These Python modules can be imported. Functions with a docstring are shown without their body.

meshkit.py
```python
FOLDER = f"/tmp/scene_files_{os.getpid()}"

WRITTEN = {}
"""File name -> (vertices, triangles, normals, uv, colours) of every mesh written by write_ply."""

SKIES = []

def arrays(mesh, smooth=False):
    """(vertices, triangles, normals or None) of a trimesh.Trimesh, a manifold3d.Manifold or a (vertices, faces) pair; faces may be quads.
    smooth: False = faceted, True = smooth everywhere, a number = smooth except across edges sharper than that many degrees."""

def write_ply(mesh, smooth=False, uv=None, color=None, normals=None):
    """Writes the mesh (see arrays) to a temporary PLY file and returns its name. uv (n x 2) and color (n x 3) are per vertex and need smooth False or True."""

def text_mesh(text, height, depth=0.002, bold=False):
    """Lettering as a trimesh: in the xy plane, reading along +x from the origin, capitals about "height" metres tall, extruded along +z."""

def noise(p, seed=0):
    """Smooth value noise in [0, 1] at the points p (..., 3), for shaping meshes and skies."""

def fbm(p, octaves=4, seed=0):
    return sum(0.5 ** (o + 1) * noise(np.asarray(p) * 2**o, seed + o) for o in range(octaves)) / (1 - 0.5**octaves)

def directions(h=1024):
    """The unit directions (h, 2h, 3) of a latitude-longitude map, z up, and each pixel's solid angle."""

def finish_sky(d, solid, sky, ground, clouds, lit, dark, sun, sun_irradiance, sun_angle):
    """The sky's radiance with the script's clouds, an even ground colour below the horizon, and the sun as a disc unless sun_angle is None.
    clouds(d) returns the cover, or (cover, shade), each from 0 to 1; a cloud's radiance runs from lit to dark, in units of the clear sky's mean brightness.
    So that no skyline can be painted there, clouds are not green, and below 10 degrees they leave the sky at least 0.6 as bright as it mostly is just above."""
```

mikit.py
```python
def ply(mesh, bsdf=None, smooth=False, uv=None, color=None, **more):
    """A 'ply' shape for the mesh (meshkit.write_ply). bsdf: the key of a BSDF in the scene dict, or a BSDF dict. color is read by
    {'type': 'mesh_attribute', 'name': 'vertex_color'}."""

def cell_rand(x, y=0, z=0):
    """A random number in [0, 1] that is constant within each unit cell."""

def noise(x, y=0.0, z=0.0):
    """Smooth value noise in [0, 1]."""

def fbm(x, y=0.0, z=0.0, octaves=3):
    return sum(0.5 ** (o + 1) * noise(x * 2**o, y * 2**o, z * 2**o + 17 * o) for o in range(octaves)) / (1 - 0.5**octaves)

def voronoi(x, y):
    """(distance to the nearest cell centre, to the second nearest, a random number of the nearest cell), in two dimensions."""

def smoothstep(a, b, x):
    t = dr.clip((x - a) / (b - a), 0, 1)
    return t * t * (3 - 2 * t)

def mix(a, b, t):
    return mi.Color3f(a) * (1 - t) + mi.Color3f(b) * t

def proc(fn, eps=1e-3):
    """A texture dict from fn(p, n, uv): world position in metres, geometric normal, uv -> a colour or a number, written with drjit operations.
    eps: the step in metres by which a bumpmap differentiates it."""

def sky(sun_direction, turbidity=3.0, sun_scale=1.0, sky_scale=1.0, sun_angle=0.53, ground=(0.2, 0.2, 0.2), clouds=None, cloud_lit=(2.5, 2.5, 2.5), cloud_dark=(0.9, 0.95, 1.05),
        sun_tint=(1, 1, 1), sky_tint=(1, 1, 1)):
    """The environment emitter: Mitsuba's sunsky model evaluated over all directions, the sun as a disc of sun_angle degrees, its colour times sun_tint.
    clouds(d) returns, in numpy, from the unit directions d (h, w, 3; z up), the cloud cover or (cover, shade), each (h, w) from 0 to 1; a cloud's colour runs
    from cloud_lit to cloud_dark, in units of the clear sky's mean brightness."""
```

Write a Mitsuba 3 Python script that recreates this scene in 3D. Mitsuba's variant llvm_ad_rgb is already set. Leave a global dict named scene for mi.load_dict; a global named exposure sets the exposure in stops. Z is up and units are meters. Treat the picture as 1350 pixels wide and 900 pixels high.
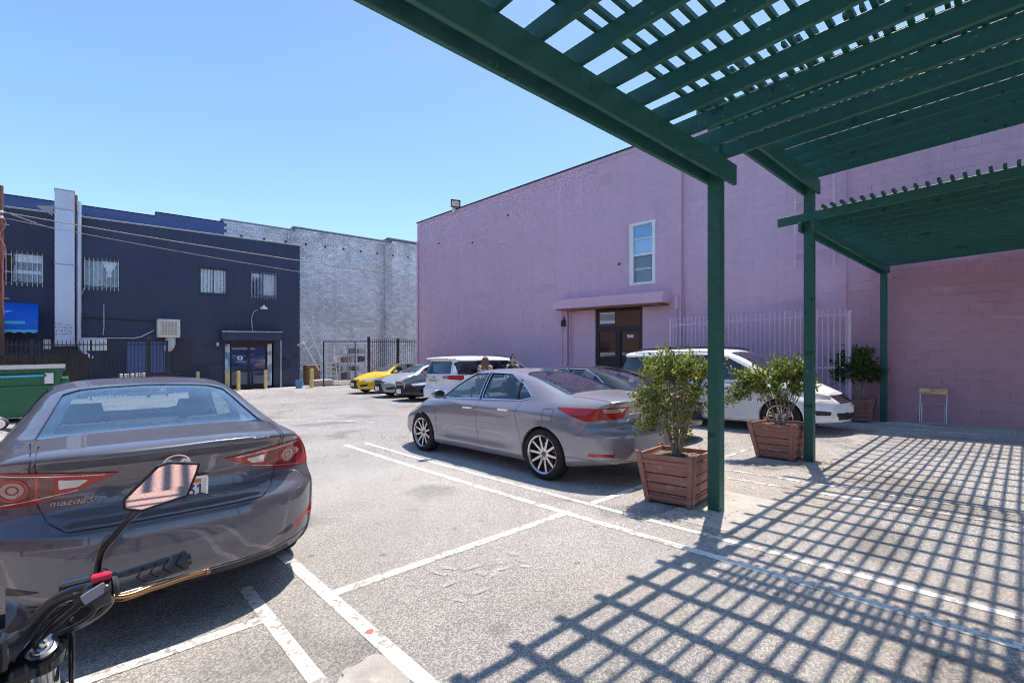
"""Rear parking lot with a green timber pergola, parked cars, a purple block building and a navy building."""
import math, random
import numpy as np, trimesh, shapely
from shapely.geometry import Polygon, LineString, Point, box as sbox
from shapely import affinity
from scipy.interpolate import PchipInterpolator
from scipy.spatial import cKDTree
import manifold3d as m3
from manifold3d import Manifold
import drjit as dr
import mitsuba as mi
import mikit, meshkit
from mikit import noise, fbm, voronoi, cell_rand, smoothstep, mix

random.seed(7); rng = np.random.default_rng(7)
T4 = mi.ScalarTransform4f
# ---------------------------------------------------------------- camera, sky, exposure
YAW = math.radians(47.5)
FWD = np.array([-math.sin(YAW), math.cos(YAW), 0.0])
CAM = np.array([0.0, 0.0, 1.45])
scene = {'type': 'scene'}
labels = {}
scene['camera'] = {'type': 'perspective', 'fov': math.degrees(2*math.atan(675/620)), 'fov_axis': 'x',
                   'near_clip': 0.05, 'far_clip': 2000.0, 'principal_point_offset_x': 0.0, 'principal_point_offset_y': 0.0,
                   'to_world': T4().look_at(origin=CAM.tolist(), target=(CAM+FWD).tolist(), up=[0, 0, 1])}
scene['sky'] = mikit.sky((-0.122, 0.325, 1.0), turbidity=3.5, sun_scale=.66, sky_scale=1.0, sky_tint=(.88, 1.0, 1.06), sun_tint=(.97, 1.0, 1.06), ground=(0.25, 0.24, 0.23))
exposure = 2.58

# ---------------------------------------------------------------- ground height
def _sp(x, w): return w*np.log1p(np.exp(np.clip(np.asarray(x, float)/w, -40, 40)))
def gx(x): return .048*x + .015*_sp(-6-x, .8) + .033*_sp(-33-x, 1.) - .048*_sp(x-9, 1.)
G0 = float(gx(0.0))
def G(x, y): return gx(x) - G0 - .02*np.clip(y, -30, 40)
def gslope(x, y, e=.3): return (G(x+e, y)-G(x-e, y))/(2*e), (G(x, y+e)-G(x, y-e))/(2*e)

# ---------------------------------------------------------------- bookkeeping
_taken = set()
def numbered(name):
    k, i = name, 0
    while k in _taken:
        i += 1; k = f'{name}_{i:03d}'
    _taken.add(k); return k
def thing(name, label=None, cat=None, group=None, kind=None):
    k = numbered(name); d = {}
    if label: d['label'] = label
    if cat: d['category'] = cat
    if group: d['group'] = group
    if kind: d['kind'] = kind
    if d: labels[k] = d
    return k
def put(key, mesh, m, smooth=False, **kw):
    if isinstance(mesh, (list,)): mesh = cat(mesh)
    scene[key] = mikit.ply(mesh, m, smooth, **kw) if not isinstance(mesh, dict) else mesh
    return key
def part(parent, name, mesh, m, smooth=False, label=None, kind=None, **kw):
    k = numbered(parent+'__'+name); put(k, mesh, m, smooth, **kw)
    d = {}
    if label: d['label'] = label
    if kind: d['kind'] = kind
    if d: labels[k] = d
    return k
def single(name, mesh, m, label, cat, smooth=False, group=None, kind=None, **kw):
    return put(thing(name, label, cat, group, kind), mesh, m, smooth, **kw)

# ---------------------------------------------------------------- mesh helpers
def cat(ms): return trimesh.util.concatenate([as_tm(m) for m in ms])
def as_tm(m):
    if isinstance(m, Manifold):
        q = m.to_mesh(); return trimesh.Trimesh(np.array(q.vert_properties[:, :3], float), np.array(q.tri_verts), process=False)
    return m
def B(x0, x1, y0, y1, z0, z1): return trimesh.creation.box(bounds=[[min(x0, x1), min(y0, y1), min(z0, z1)], [max(x0, x1), max(y0, y1), max(z0, z1)]])
def CB(x0, x1, y0, y1, z0, z1, c=.006):
    """box with chamfered edges"""
    pts = []
    for x, sx in ((x0, 1), (x1, -1)):
        for y, sy in ((y0, 1), (y1, -1)):
            for z, sz in ((z0, 1), (z1, -1)):
                pts += [(x+sx*c, y+sy*c, z), (x+sx*c, y, z+sz*c), (x, y+sy*c, z+sz*c)]
    return trimesh.convex.convex_hull(np.array(pts))
def hull(pts): return trimesh.convex.convex_hull(np.asarray(pts, float))
def bar(p, q, w, h, up=(0, 0, 1), c=0):
    """rectangular bar from p to q; w across, h along 'up'"""
    p, q = np.asarray(p, float), np.asarray(q, float); d = q-p; L = np.linalg.norm(d); d /= L
    up = np.asarray(up, float); s = np.cross(d, up); s /= np.linalg.norm(s); u = np.cross(s, d)
    m = CB(-L/2, L/2, -w/2, w/2, -h/2, h/2, c) if c else trimesh.creation.box((L, w, h))
    M = np.eye(4); M[:3, 0], M[:3, 1], M[:3, 2], M[:3, 3] = d, -s, u, (p+q)/2
    if np.linalg.det(M[:3, :3]) < 0: M[:3, 1] *= -1
    m.apply_transform(M); return m
def tube(pts, r, n=10, caps=True):
    p = np.asarray(pts, float); r = np.broadcast_to(np.asarray(r, float), (len(p),))
    t = np.gradient(p, axis=0); t /= np.linalg.norm(t, axis=1, keepdims=True)+1e-12
    a = np.cross(t[0], [0, 0, 1.] if abs(t[0, 2]) < .9 else [1., 0, 0]); a /= np.linalg.norm(a)
    V = []
    for i in range(len(p)):
        a = a - t[i]*np.dot(a, t[i]); a /= np.linalg.norm(a); b = np.cross(t[i], a)
        an = np.arange(n)*2*np.pi/n
        V.append(p[i]+r[i]*(np.cos(an)[:, None]*a+np.sin(an)[:, None]*b))
    V = np.vstack(V); F = []
    for i in range(len(p)-1):
        for j in range(n):
            q0, q1, q2, q3 = i*n+j, i*n+(j+1) % n, (i+1)*n+(j+1) % n, (i+1)*n+j
            F += [(q0, q1, q2), (q0, q2, q3)]
    if caps:
        V = np.vstack([V, p[0], p[-1]]); c0, c1 = len(V)-2, len(V)-1; e = (len(p)-1)*n
        for j in range(n): F += [(c0, (j+1) % n, j), (c1, e+j, e+(j+1) % n)]
    return trimesh.Trimesh(V, np.array(F), process=False)
def spline(pts, n=24):
    p = np.asarray(pts, float); t = np.r_[0, np.cumsum(np.linalg.norm(np.diff(p, axis=0), axis=1))]
    return np.stack([PchipInterpolator(t, p[:, k])(np.linspace(0, t[-1], n)) for k in range(p.shape[1])], 1)
def cyl(p, q, r, n=16): return tube([p, q], r, n)
def lathe(prof, n=40, axis='z'):
    """profile [(r, h)] turned about an axis (open ends closed where r = 0)"""
    prof = np.asarray(prof, float); an = np.arange(n)*2*np.pi/n
    V = np.stack([prof[:, 0, None]*np.cos(an), prof[:, 0, None]*np.sin(an), np.broadcast_to(prof[:, 1, None], (len(prof), n))], -1).reshape(-1, 3)
    F = []
    for i in range(len(prof)-1):
        for j in range(n):
            a, b, c, d = i*n+j, i*n+(j+1) % n, (i+1)*n+(j+1) % n, (i+1)*n+j
            F += [(a, b, c), (a, c, d)]
    m = trimesh.Trimesh(V, np.array(F), process=False)
    if axis == 'y': m.vertices = m.vertices[:, [0, 2, 1]]*[1, 1, -1]
    if axis == 'x': m.vertices = m.vertices[:, [2, 0, 1]]
    return m
def extr(poly, h, z0=0.0):
    ps = getattr(poly, 'geoms', [poly]); out = []
    for g in ps:
        if g.is_empty or g.area < 1e-9: continue
        m = trimesh.creation.extrude_polygon(g, h, engine='earcut'); m.apply_translation([0, 0, z0]); out.append(m)
    return trimesh.util.concatenate(out)
def man(m):
    m = as_tm(m); m = trimesh.Trimesh(m.vertices, m.faces, process=True); 
    return Manifold(m3.Mesh(np.asarray(m.vertices, np.float32), np.asarray(m.faces, np.uint32)))
def move(m, t=(0, 0, 0), rz=0.0, M=None):
    m = as_tm(m).copy()
    if rz: m.apply_transform(trimesh.transformations.rotation_matrix(rz, [0, 0, 1]))
    if M is not None: m.apply_transform(M)
    m.apply_translation(t); return m
def frame(o, x, y, z):
    M = np.eye(4); M[:3, 0], M[:3, 1], M[:3, 2], M[:3, 3] = x, y, z, o; return M
def pose(x, y, heading, tilt=True):
    """stands a thing on the sloping ground, its +x turned to heading (radians from world +X)"""
    a, b = gslope(x, y, .9) if tilt else (0, 0)
    n = np.array([-a, -b, 1.0]); n /= np.linalg.norm(n)
    f = np.array([math.cos(heading), math.sin(heading), 0]); f -= n*np.dot(f, n); f /= np.linalg.norm(f)
    return frame([x, y, float(G(x, y))], f, np.cross(n, f), n)
def sphere(c, r, sub=2):
    m = trimesh.creation.icosphere(subdivisions=sub, radius=1.0); m.apply_scale(r); m.apply_translation(c); return m
def grid_faces(n, m, flip=False):
    i, j = np.meshgrid(np.arange(n-1), np.arange(m-1), indexing='ij'); a = (i*m+j).ravel(); b = a+1; c = a+m+1; d = a+m
    q = np.stack([a, d, c, b] if not flip else [a, b, c, d], 1)
    return np.vstack([q[:, [0, 1, 2]], q[:, [0, 2, 3]]])
def on_ground(polyxy, dz=.004, step=.4):
    """a flat sheet that follows the ground"""
    m = trimesh.creation.extrude_polygon(polyxy, 1.0, engine='earcut')
    v2, f2 = trimesh.creation.triangulate_polygon(polyxy, engine='earcut')
    v3 = np.c_[v2, np.zeros(len(v2))]
    v3, f3 = trimesh.remesh.subdivide_to_size(v3, f2, step)
    v3[:, 2] = G(v3[:, 0], v3[:, 1]) + dz
    t = trimesh.Trimesh(v3, f3, process=False)
    if t.face_normals[:, 2].mean() < 0: t.invert()
    return t
def text_on(s, h, o, x, y, depth=.003, bold=False, center=True):
    m = meshkit.text_mesh(s, h, depth, bold)
    if center: m.apply_translation([-(m.bounds[0, 0]+m.bounds[1, 0])/2, -h/2, 0])
    x, y = np.asarray(x, float), np.asarray(y, float); x /= np.linalg.norm(x); y -= x*np.dot(x, y); y /= np.linalg.norm(y)
    m.apply_transform(frame(o, x, y, np.cross(x, y))); return m

# ---------------------------------------------------------------- materials
def rgb(*c): return {'type': 'rgb', 'value': list(map(float, c))}
def tex(fn): return mikit.proc(fn)
def mat(name, d): scene[name] = d; return name
def pbr(name, color, rough=.6, metal=0.0, spec=.5, bump=None, bscale=None, eps=1e-3, **kw):
    d = {'type': 'principled', 'base_color': color if isinstance(color, dict) else rgb(*color), 'roughness': rough, 'metallic': metal, 'specular': spec, **kw}
    if bump is not None: d = {'type': 'bumpmap', 'arbitrary': mikit.proc(bump, eps), 'scale': bscale or 1.0, 'bsdf': d}
    return mat(name, {'type': 'twosided', 'bsdf': d})

def col(a, b, t): return mix(a, b, t)
def f_asphalt(p, n, uv):
    x, y = p.x, p.y
    d1, d2, r = voronoi(x*120, y*120)
    sp = mix((.255, .247, .24), (.48, .467, .455), smoothstep(.15, .95, r))
    gap = smoothstep(.10, .40, d2-d1)
    c = sp*(.70+.30*gap)
    big = fbm(x*.35, y*.35, 3.0, 3); mid = fbm(x*2.3, y*2.3, 9.0, 3)
    c = c*(.78+.30*big+.26*mid)
    warm = smoothstep(.48, .72, fbm(x*.55+7, y*.55, 1.0, 2))
    c = c*mix((1, 1, 1), (1.02, .98, .945), warm)
    sx, sy = voronoi(x*1.1, y*1.1)[0], voronoi(x*.55+3.3, y*.55+8.1)[0]
    spots = smoothstep(.035, .02, sx)*.4+smoothstep(.05, .02, sy)*.2
    c = c*(1-dr.minimum(spots, .8))
    cr = voronoi(x*.45+fbm(x*1.7, y*1.7)*.8, y*.45+fbm(x*1.5+9, y*1.6)*.8)
    crack = smoothstep(.020, .006, cr[1]-cr[0])*smoothstep(.44, .56, fbm(x*.25+4, y*.25+2, 0, 2))
    oil = smoothstep(.62, .76, fbm(x*1.3+5, y*1.3+9, 6.0, 3))*.28
    return c*(1-.5*crack)*(1-oil)*mix((1, 1, 1), (.90, .91, .94), smoothstep(.495, .505, fbm(x*.16+1.7, y*.12+.4, 2.0, 2))*.6)
def f_asphalt_b(p, n, uv):
    d1, d2, r = voronoi(p.x*95, p.y*95)
    return (1-dr.minimum(d1, 1.0))*(.4+.6*r)
pbr('m_asphalt', tex(f_asphalt), .85, spec=.25, bump=f_asphalt_b, bscale=.003)
def f_paint(p, n, uv):
    w = fbm(p.x*42, p.y*42, 2.0, 3)*.6+fbm(p.x*7, p.y*7, 5.0, 2)*.4
    d1, d2, r = voronoi(p.x*95, p.y*95)
    worn = smoothstep(.545, .60, w)
    base = mix((.80, .79, .76), (.66, .645, .62), fbm(p.x*11, p.y*11, 4.0))
    return mix(base, mix((.17, .155, .145), (.42, .40, .38), r), worn*.8)
pbr('m_road_paint', tex(f_paint), .75, spec=.3, bump=f_asphalt_b, bscale=.002)
def f_paint_faint(p, n, uv):
    w = fbm(p.x*30, p.y*30, 2.0, 3)*.6+fbm(p.x*5, p.y*5, 5.0, 2)*.4
    d1, d2, r = voronoi(p.x*95, p.y*95)
    a = mix((.19, .175, .165), (.46, .44, .42), r)
    return mix((.70, .685, .66), a, smoothstep(.40, .56, w))
pbr('m_road_paint_faint', tex(f_paint_faint), .8, spec=.3)
def f_scuff(p, n, uv):
    w = fbm(p.x*40, p.y*40, 2.0, 3); d1, d2, r = voronoi(p.x*120, p.y*120)
    return mix((.54, .525, .512), mix((.27, .262, .256), (.51, .497, .486), smoothstep(.15, .95, r)), smoothstep(.05, .34, w))
pbr('m_road_scuff', tex(f_scuff), .8, spec=.3)
def f_conc(p, n, uv):
    f = fbm(p.x*9, p.y*9, p.z*9, 4)
    return mix((.30, .285, .27), (.56, .54, .51), f)*(.86+.28*noise(p.x*140, p.y*140, p.z*140))
pbr('m_concrete', tex(f_conc), .85, spec=.3)
def wood_bands(p, n):
    # grain runs along the longer horizontal axis of the member, told by where its normal points
    alongx = dr.select(dr.abs(n.x) > .5, p.y, p.x)
    return fbm(alongx*1.2, p.y*22*dr.select(dr.abs(n.x) > .5, 0.0, 1.0)+p.x*22*dr.select(dr.abs(n.x) > .5, 1.0, 0.0), p.z*22, 3)
def f_green(p, n, uv):
    g = fbm(p.x*14, p.y*14, p.z*14, 3); h = fbm(p.x*2.1+3, p.y*2.1, p.z*2.1, 3)
    c = mix((.012, .084, .066), (.026, .135, .100), g*.6+h*.4)
    kn = smoothstep(.86, .90, noise(p.x*13.3, p.y*13.3, p.z*9.3))
    chip = smoothstep(.865, .885, noise(p.x*34, p.y*34, p.z*34))*smoothstep(.5, .6, h)
    return mix(c*(1-.5*kn), (.22, .24, .20), chip*.5)
def f_green_b(p, n, uv): return fbm(p.x*7, p.y*7, p.z*40, 3)*.7+fbm(p.x*60, p.y*60, p.z*60, 2)*.3
pbr('m_green_timber', tex(f_green), .5, spec=.4, bump=f_green_b, bscale=.004)
def f_purple(p, n, uv):
    big = fbm(p.x*.35, p.y*.35, p.z*.35, 3); streak = fbm(p.x*5.5, 2.0, p.z*.45, 3); f = fbm(p.x*5, p.y*5, p.z*5, 3)
    c = mix((.55, .355, .435), (.69, .465, .56), big*.55+f*.45)
    c = c*(.94+.12*streak)
    pink = smoothstep(-4.2, -1.5, p.x)*smoothstep(7, 1, p.z)
    c = c*mix((1, 1, 1), (1.0, .90, .88), pink)*mix((1, 1, 1), (.90, .83, .84), smoothstep(-2.97, -2.93, p.x))  # section right of the pilaster: shade under the pergola roof put into the colour
    scuff = smoothstep(.70, .80, fbm(p.x*1.3+11, p.y, p.z*3.1, 3))
    dust = smoothstep(.66, .74, fbm(p.x*.8+31, p.y, p.z*1.4+3, 3))
    c = mix(c, (.52, .31, .31), dust*.35)
    drip = smoothstep(.66, .80, fbm(p.x*8.0+5, 1.0, p.z*.3, 2))*smoothstep(.4, .7, big)
    return mix(c, (.68, .53, .64), scuff*.30)*(1-.06*drip)
def f_purple_b(p, n, uv): return fbm(p.x*14, p.y*14, p.z*14, 2)*.5+fbm(p.x*4, p.y*4, p.z*4, 3)*.9
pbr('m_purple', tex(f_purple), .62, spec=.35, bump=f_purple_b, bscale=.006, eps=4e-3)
def f_mortar(p, n, uv): return mix((.51, .33, .40), (.61, .41, .49), fbm(p.x*5, p.y*5, p.z*5, 3))
pbr('m_purple_joint', tex(f_mortar), .8, spec=.2)
pbr('m_purple_smooth', tex(lambda p, n, uv: mix((.61, .39, .465), (.71, .48, .57), fbm(p.x*3, p.y*3, p.z*3, 3))), .55, spec=.35)
def f_navy(p, n, uv):
    f = fbm(p.y*.7, p.z*.7, 1.0, 3); s = fbm(p.y*7, p.z*.7, 3.0, 3)
    patch = smoothstep(.58, .62, fbm(p.y*.9+20, p.z*1.6, 2.0, 2))*smoothstep(2.6, .5, p.z)
    return mix((.037, .044, .078), (.055, .066, .114), f*.6+s*.4)*(1-.25*patch)
def f_navy_b(p, n, uv): return fbm(p.x*10, p.y*10, p.z*10, 4)
pbr('m_navy', tex(f_navy), .6, spec=.35, bump=f_navy_b, bscale=.01)
pbr('m_navy_upper', tex(lambda p, n, uv: mix((.085, .12, .25), (.12, .165, .32), fbm(p.y*.9, p.z*2, 1.0, 3))), .7, spec=.3)
pbr('m_navy_trim', (.022, .024, .038), .5)
def f_block(p, n, uv):
    d = fbm(p.y*.5, p.z*.5, 4.0, 3); r = cell_rand(dr.floor(p.y/.397+.5*dr.floor(p.z/.198)), dr.floor(p.z/.198), 3.0)
    c = mix((.46, .455, .455), (.86, .85, .835), dr.clip(r*.5+d*.8-.12, 0, 1))
    st = smoothstep(.45, .75, fbm(p.y*1.25+3, p.z*.10, 7.0, 3)+.3*(noise(p.y*9, p.z*4.2, 1.0)-.5))
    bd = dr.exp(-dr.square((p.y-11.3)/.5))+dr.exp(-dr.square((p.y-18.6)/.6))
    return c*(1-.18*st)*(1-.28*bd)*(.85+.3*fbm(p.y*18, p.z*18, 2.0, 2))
pbr('m_white_block', tex(f_block), .8, spec=.2)
pbr('m_block_joint', (.17, .17, .18), .9, spec=.1)
def f_brickwall(p, n, uv):
    row = dr.floor(p.z/.08); bx = p.x/.22+.5*row; fx = bx-dr.floor(bx); fz = p.z/.08-row
    m = smoothstep(.0, .05, fx)*smoothstep(1.0, .95, fx)*smoothstep(.0, .12, fz)*smoothstep(1.0, .88, fz)
    return mix((.33, .30, .28), mix((.22, .10, .075), (.38, .20, .15), cell_rand(dr.floor(bx), row, 1.0)), m)
pbr('m_brick_far', tex(f_brickwall), .85, spec=.2)
def f_roof(p, n, uv): return mix((.18, .17, .16), (.26, .25, .24), fbm(p.x, p.y, 1.0, 3))
pbr('m_roof', tex(f_roof), .9, spec=.1)
def f_redwood(p, n, uv):
    f = fbm(p.x*9+p.y*9, p.z*38, 3.0, 3); g = fbm(p.x*3, p.y*3, p.z*3, 2)
    c = mix((.26, .115, .095), (.42, .215, .18), f*.6+g*.4)
    wear = smoothstep(.62, .74, fbm(p.x*16, p.y*16, p.z*16, 3))
    return mix(c, (.48, .36, .32), wear*.45)
def f_redwood_b(p, n, uv): return fbm(p.x*9+p.y*9, p.z*60, 3.0, 3)
pbr('m_redwood', tex(f_redwood), .7, spec=.3, bump=f_redwood_b, bscale=.006)
pbr('m_picket', (.68, .49, .60), .4)
pbr('m_lobby_blue', (.05, .085, .21), .5)
pbr('m_redwood_dark', (.06, .025, .02), .8)
def f_soil(p, n, uv):
    r = voronoi(p.x*60, p.y*60)[2]
    return mix((.05, .035, .028), (.30, .26, .22), r*r)
pbr('m_soil', tex(f_soil), .95, spec=.1)
pbr('m_bark', tex(lambda p, n, uv: mix((.26, .20, .15), (.50, .42, .33), fbm(p.x*50, p.y*50, p.z*9, 3))), .85, spec=.2)
def leafmat(name, a, b, tr):
    def f(p, n, uv): return mix(a, b, noise(p.x*31, p.y*31, p.z*31))
    return mat(name, {'type': 'principledthin', 'base_color': tex(f), 'roughness': .42, 'spec_trans': 0.0, 'diff_trans': tr, 'eta': 1.45})
leafmat('m_leaf', (.11, .19, .035), (.21, .28, .065), 1.15)
leafmat('m_leaf_light', (.29, .36, .075), (.44, .47, .14), 1.25)
leafmat('m_leaf_dark', (.03, .075, .02), (.06, .12, .03), .65)
leafmat('m_leaf_dry', (.17, .11, .045), (.27, .2, .08), .6)
pbr('m_white_paint', (.74, .74, .73), .45)
pbr('m_white_frame', (.80, .80, .79), .35)
pbr('m_cream', tex(lambda p, n, uv: mix((.60, .55, .45), (.74, .70, .60), fbm(p.y*6, p.z*6, 1.0))), .6)
pbr('m_beige_grille', (.42, .36, .28), .6)
pbr('m_yellow_post', tex(lambda p, n, uv: mix((.55, .40, .10), (.68, .55, .24), fbm(p.x*7, p.y*7, p.z*7, 3))), .6)
pbr('m_black_steel', (.018, .018, .022), .45)
pbr('m_black_plastic', (.016, .016, .018), .5)
pbr('m_bike_black', (.03, .03, .034), .3, spec=.7)
pbr('m_door_blue', (.025, .05, .15), .04, spec=1.0)
pbr('m_black_gloss', (.012, .012, .014), .12)
pbr('m_rubber', tex(lambda p, n, uv: mix((.018, .018, .019), (.032, .032, .033), noise(p.x*30, p.y*30, p.z*30))), .8, spec=.25)
pbr('m_grip_rubber', tex(lambda p, n, uv: mix((.05, .05, .054), (.085, .085, .09), noise(p.x*90, p.y*90, p.z*90))), .65, spec=.4)
pbr('m_chrome', (.72, .73, .75), .12, metal=1.0)
pbr('m_alloy', (.50, .51, .53), .22, metal=1.0)
pbr('m_dark_metal', (.10, .10, .11), .35, metal=1.0)
pbr('m_gold_metal', (.55, .30, .13), .25, metal=1.0)
pbr('m_steel_galv', tex(lambda p, n, uv: mix((.42, .44, .50), (.70, .72, .78), fbm(p.y*4, p.z*1.3, p.x, 3))), .42, metal=.85)
pbr('m_duct', tex(lambda p, n, uv: mix(mix((.50, .54, .66), (.66, .68, .76), fbm(p.y*3, p.z*.8, 1.0, 3)), (.62, .50, .50), smoothstep(.5, .72, fbm(p.y*1.3, p.z*.5, 6.0, 3))*.6)), .45, metal=.55)
pbr('m_dumpster', tex(lambda p, n, uv: mix((.012, .115, .055), (.02, .17, .085), fbm(p.x*2, p.y*2, p.z*2, 3))), .45, spec=.5)
pbr('m_dumpster_lid', (.13, .14, .145), .5)
pbr('m_awning', (.005, .13, .62), .6)
pbr('m_awning_light', (.07, .50, .74), .6)
pbr('m_cloth_white', (.70, .71, .74), .8)
pbr('m_curtain', tex(lambda p, n, uv: mix((.80, .81, .83), (.93, .93, .92), fbm(p.y*12, p.z*1.2, 1.0, 2))), .9)
pbr('m_room_dark', (.025, .028, .04), .9)
pbr('m_seat_fabric', (.075, .075, .085), .85)
pbr('m_seat_light', (.30, .29, .28), .8)
pbr('m_red_lens', (.36, .006, .010), .08, spec=.6, clearcoat=1.0, clearcoat_gloss=.95)
pbr('m_red_dark', (.14, .008, .010), .1, spec=.6, clearcoat=1.0, clearcoat_gloss=.95)
pbr('m_red_plastic', (.55, .02, .06), .3)
pbr('m_stop_lens', (.34, .22, .22), .15, metal=.6, clearcoat=1.0)
pbr('m_clear_lens', (.50, .51, .54), .12, metal=.7, clearcoat=1.0, clearcoat_gloss=.95)
pbr('m_amber', (.75, .25, .03), .2)
pbr('m_plate', (.78, .78, .76), .4)
pbr('m_plate_orange', (.80, .20, .06), .5)
pbr('m_plate_ink', (.03, .04, .12), .5)
pbr('m_brown_wood', tex(lambda p, n, uv: mix((.16, .085, .045), (.27, .16, .09), fbm(p.y*3, p.z*12, 1.0, 3))), .7)
pbr('m_light_wood', tex(lambda p, n, uv: mix((.76, .52, .20), (.86, .64, .30), fbm(p.x*6, p.z*40, 1.0, 3))), .45)
pbr('m_privacy', tex(lambda p, n, uv: mix((.035, .028, .028), (.07, .055, .05), fbm(p.y*20, p.z*1.5, 1.0, 3))), .8)
pbr('m_reflected_sky_blue', (.13, .36, .62), .35)  # blue of the reflected sky, put into the colour
pbr('m_reflected_sky_pale', (.33, .58, .76), .35)  # paler band of the same painted sky reflection
pbr('m_door_glass', (.05, .032, .028), .02, spec=1.0)  # brown base colour stands in for the brick building reflected in the panes
pbr('m_pink_paving', tex(lambda p, n, uv: mix((.40, .28, .26), (.54, .40, .37), fbm(p.x*3, p.y*3, 1.0, 3))), .8)
pbr('m_pole_wood', tex(lambda p, n, uv: mix((.10, .05, .035), (.22, .12, .085), fbm(p.y*20, p.z*1.5, 1.0, 3))), .9)
pbr('m_cable', (.30, .28, .26), .6)
pbr('m_poster_a', tex(lambda p, n, uv: mix(mix((.55, .62, .66), (.10, .28, .45), smoothstep(.45, .55, fbm(p.y*9, p.z*3, 4.0, 2))), (.70, .62, .25), smoothstep(.2, -.5, p.z))), .4)
pbr('m_poster_b', tex(lambda p, n, uv: mix((.62, .64, .68), (.30, .31, .34), smoothstep(.5, .6, fbm(p.y*6, p.z*4, 8.0, 3)))), .4)
pbr('m_blue_plastic', (.06, .22, .45), .5)
pbr('m_grey_box', (.34, .35, .36), .6)
pbr('m_tarp', (.50, .52, .55), .6)
pbr('m_red_box', (.55, .16, .13), .5)
pbr('m_skin', tex(lambda p, n, uv: mix((.52, .33, .25), (.58, .38, .29), noise(p.x*30, p.y*30, p.z*30))), .55, spec=.3)
pbr('m_hair_brown', tex(lambda p, n, uv: mix((.10, .05, .03), (.24, .13, .07), fbm(p.x*70, p.y*70, p.z*9, 2))), .5)
pbr('m_hair_dark', tex(lambda p, n, uv: mix((.025, .016, .012), (.07, .045, .032), fbm(p.x*70, p.y*70, p.z*12, 2))), .45)
pbr('m_blouse', tex(lambda p, n, uv: mix((.55, .48, .40), (.30, .16, .13), smoothstep(.52, .6, fbm(p.x*22, p.y*22, p.z*22, 2)))), .85)
pbr('m_tank_top', (.03, .03, .04), .85)
pbr('m_jeans', (.05, .07, .14), .85)
pbr('m_eye', (.02, .015, .012), .2)
pbr('m_lips', (.45, .20, .17), .5)
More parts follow.
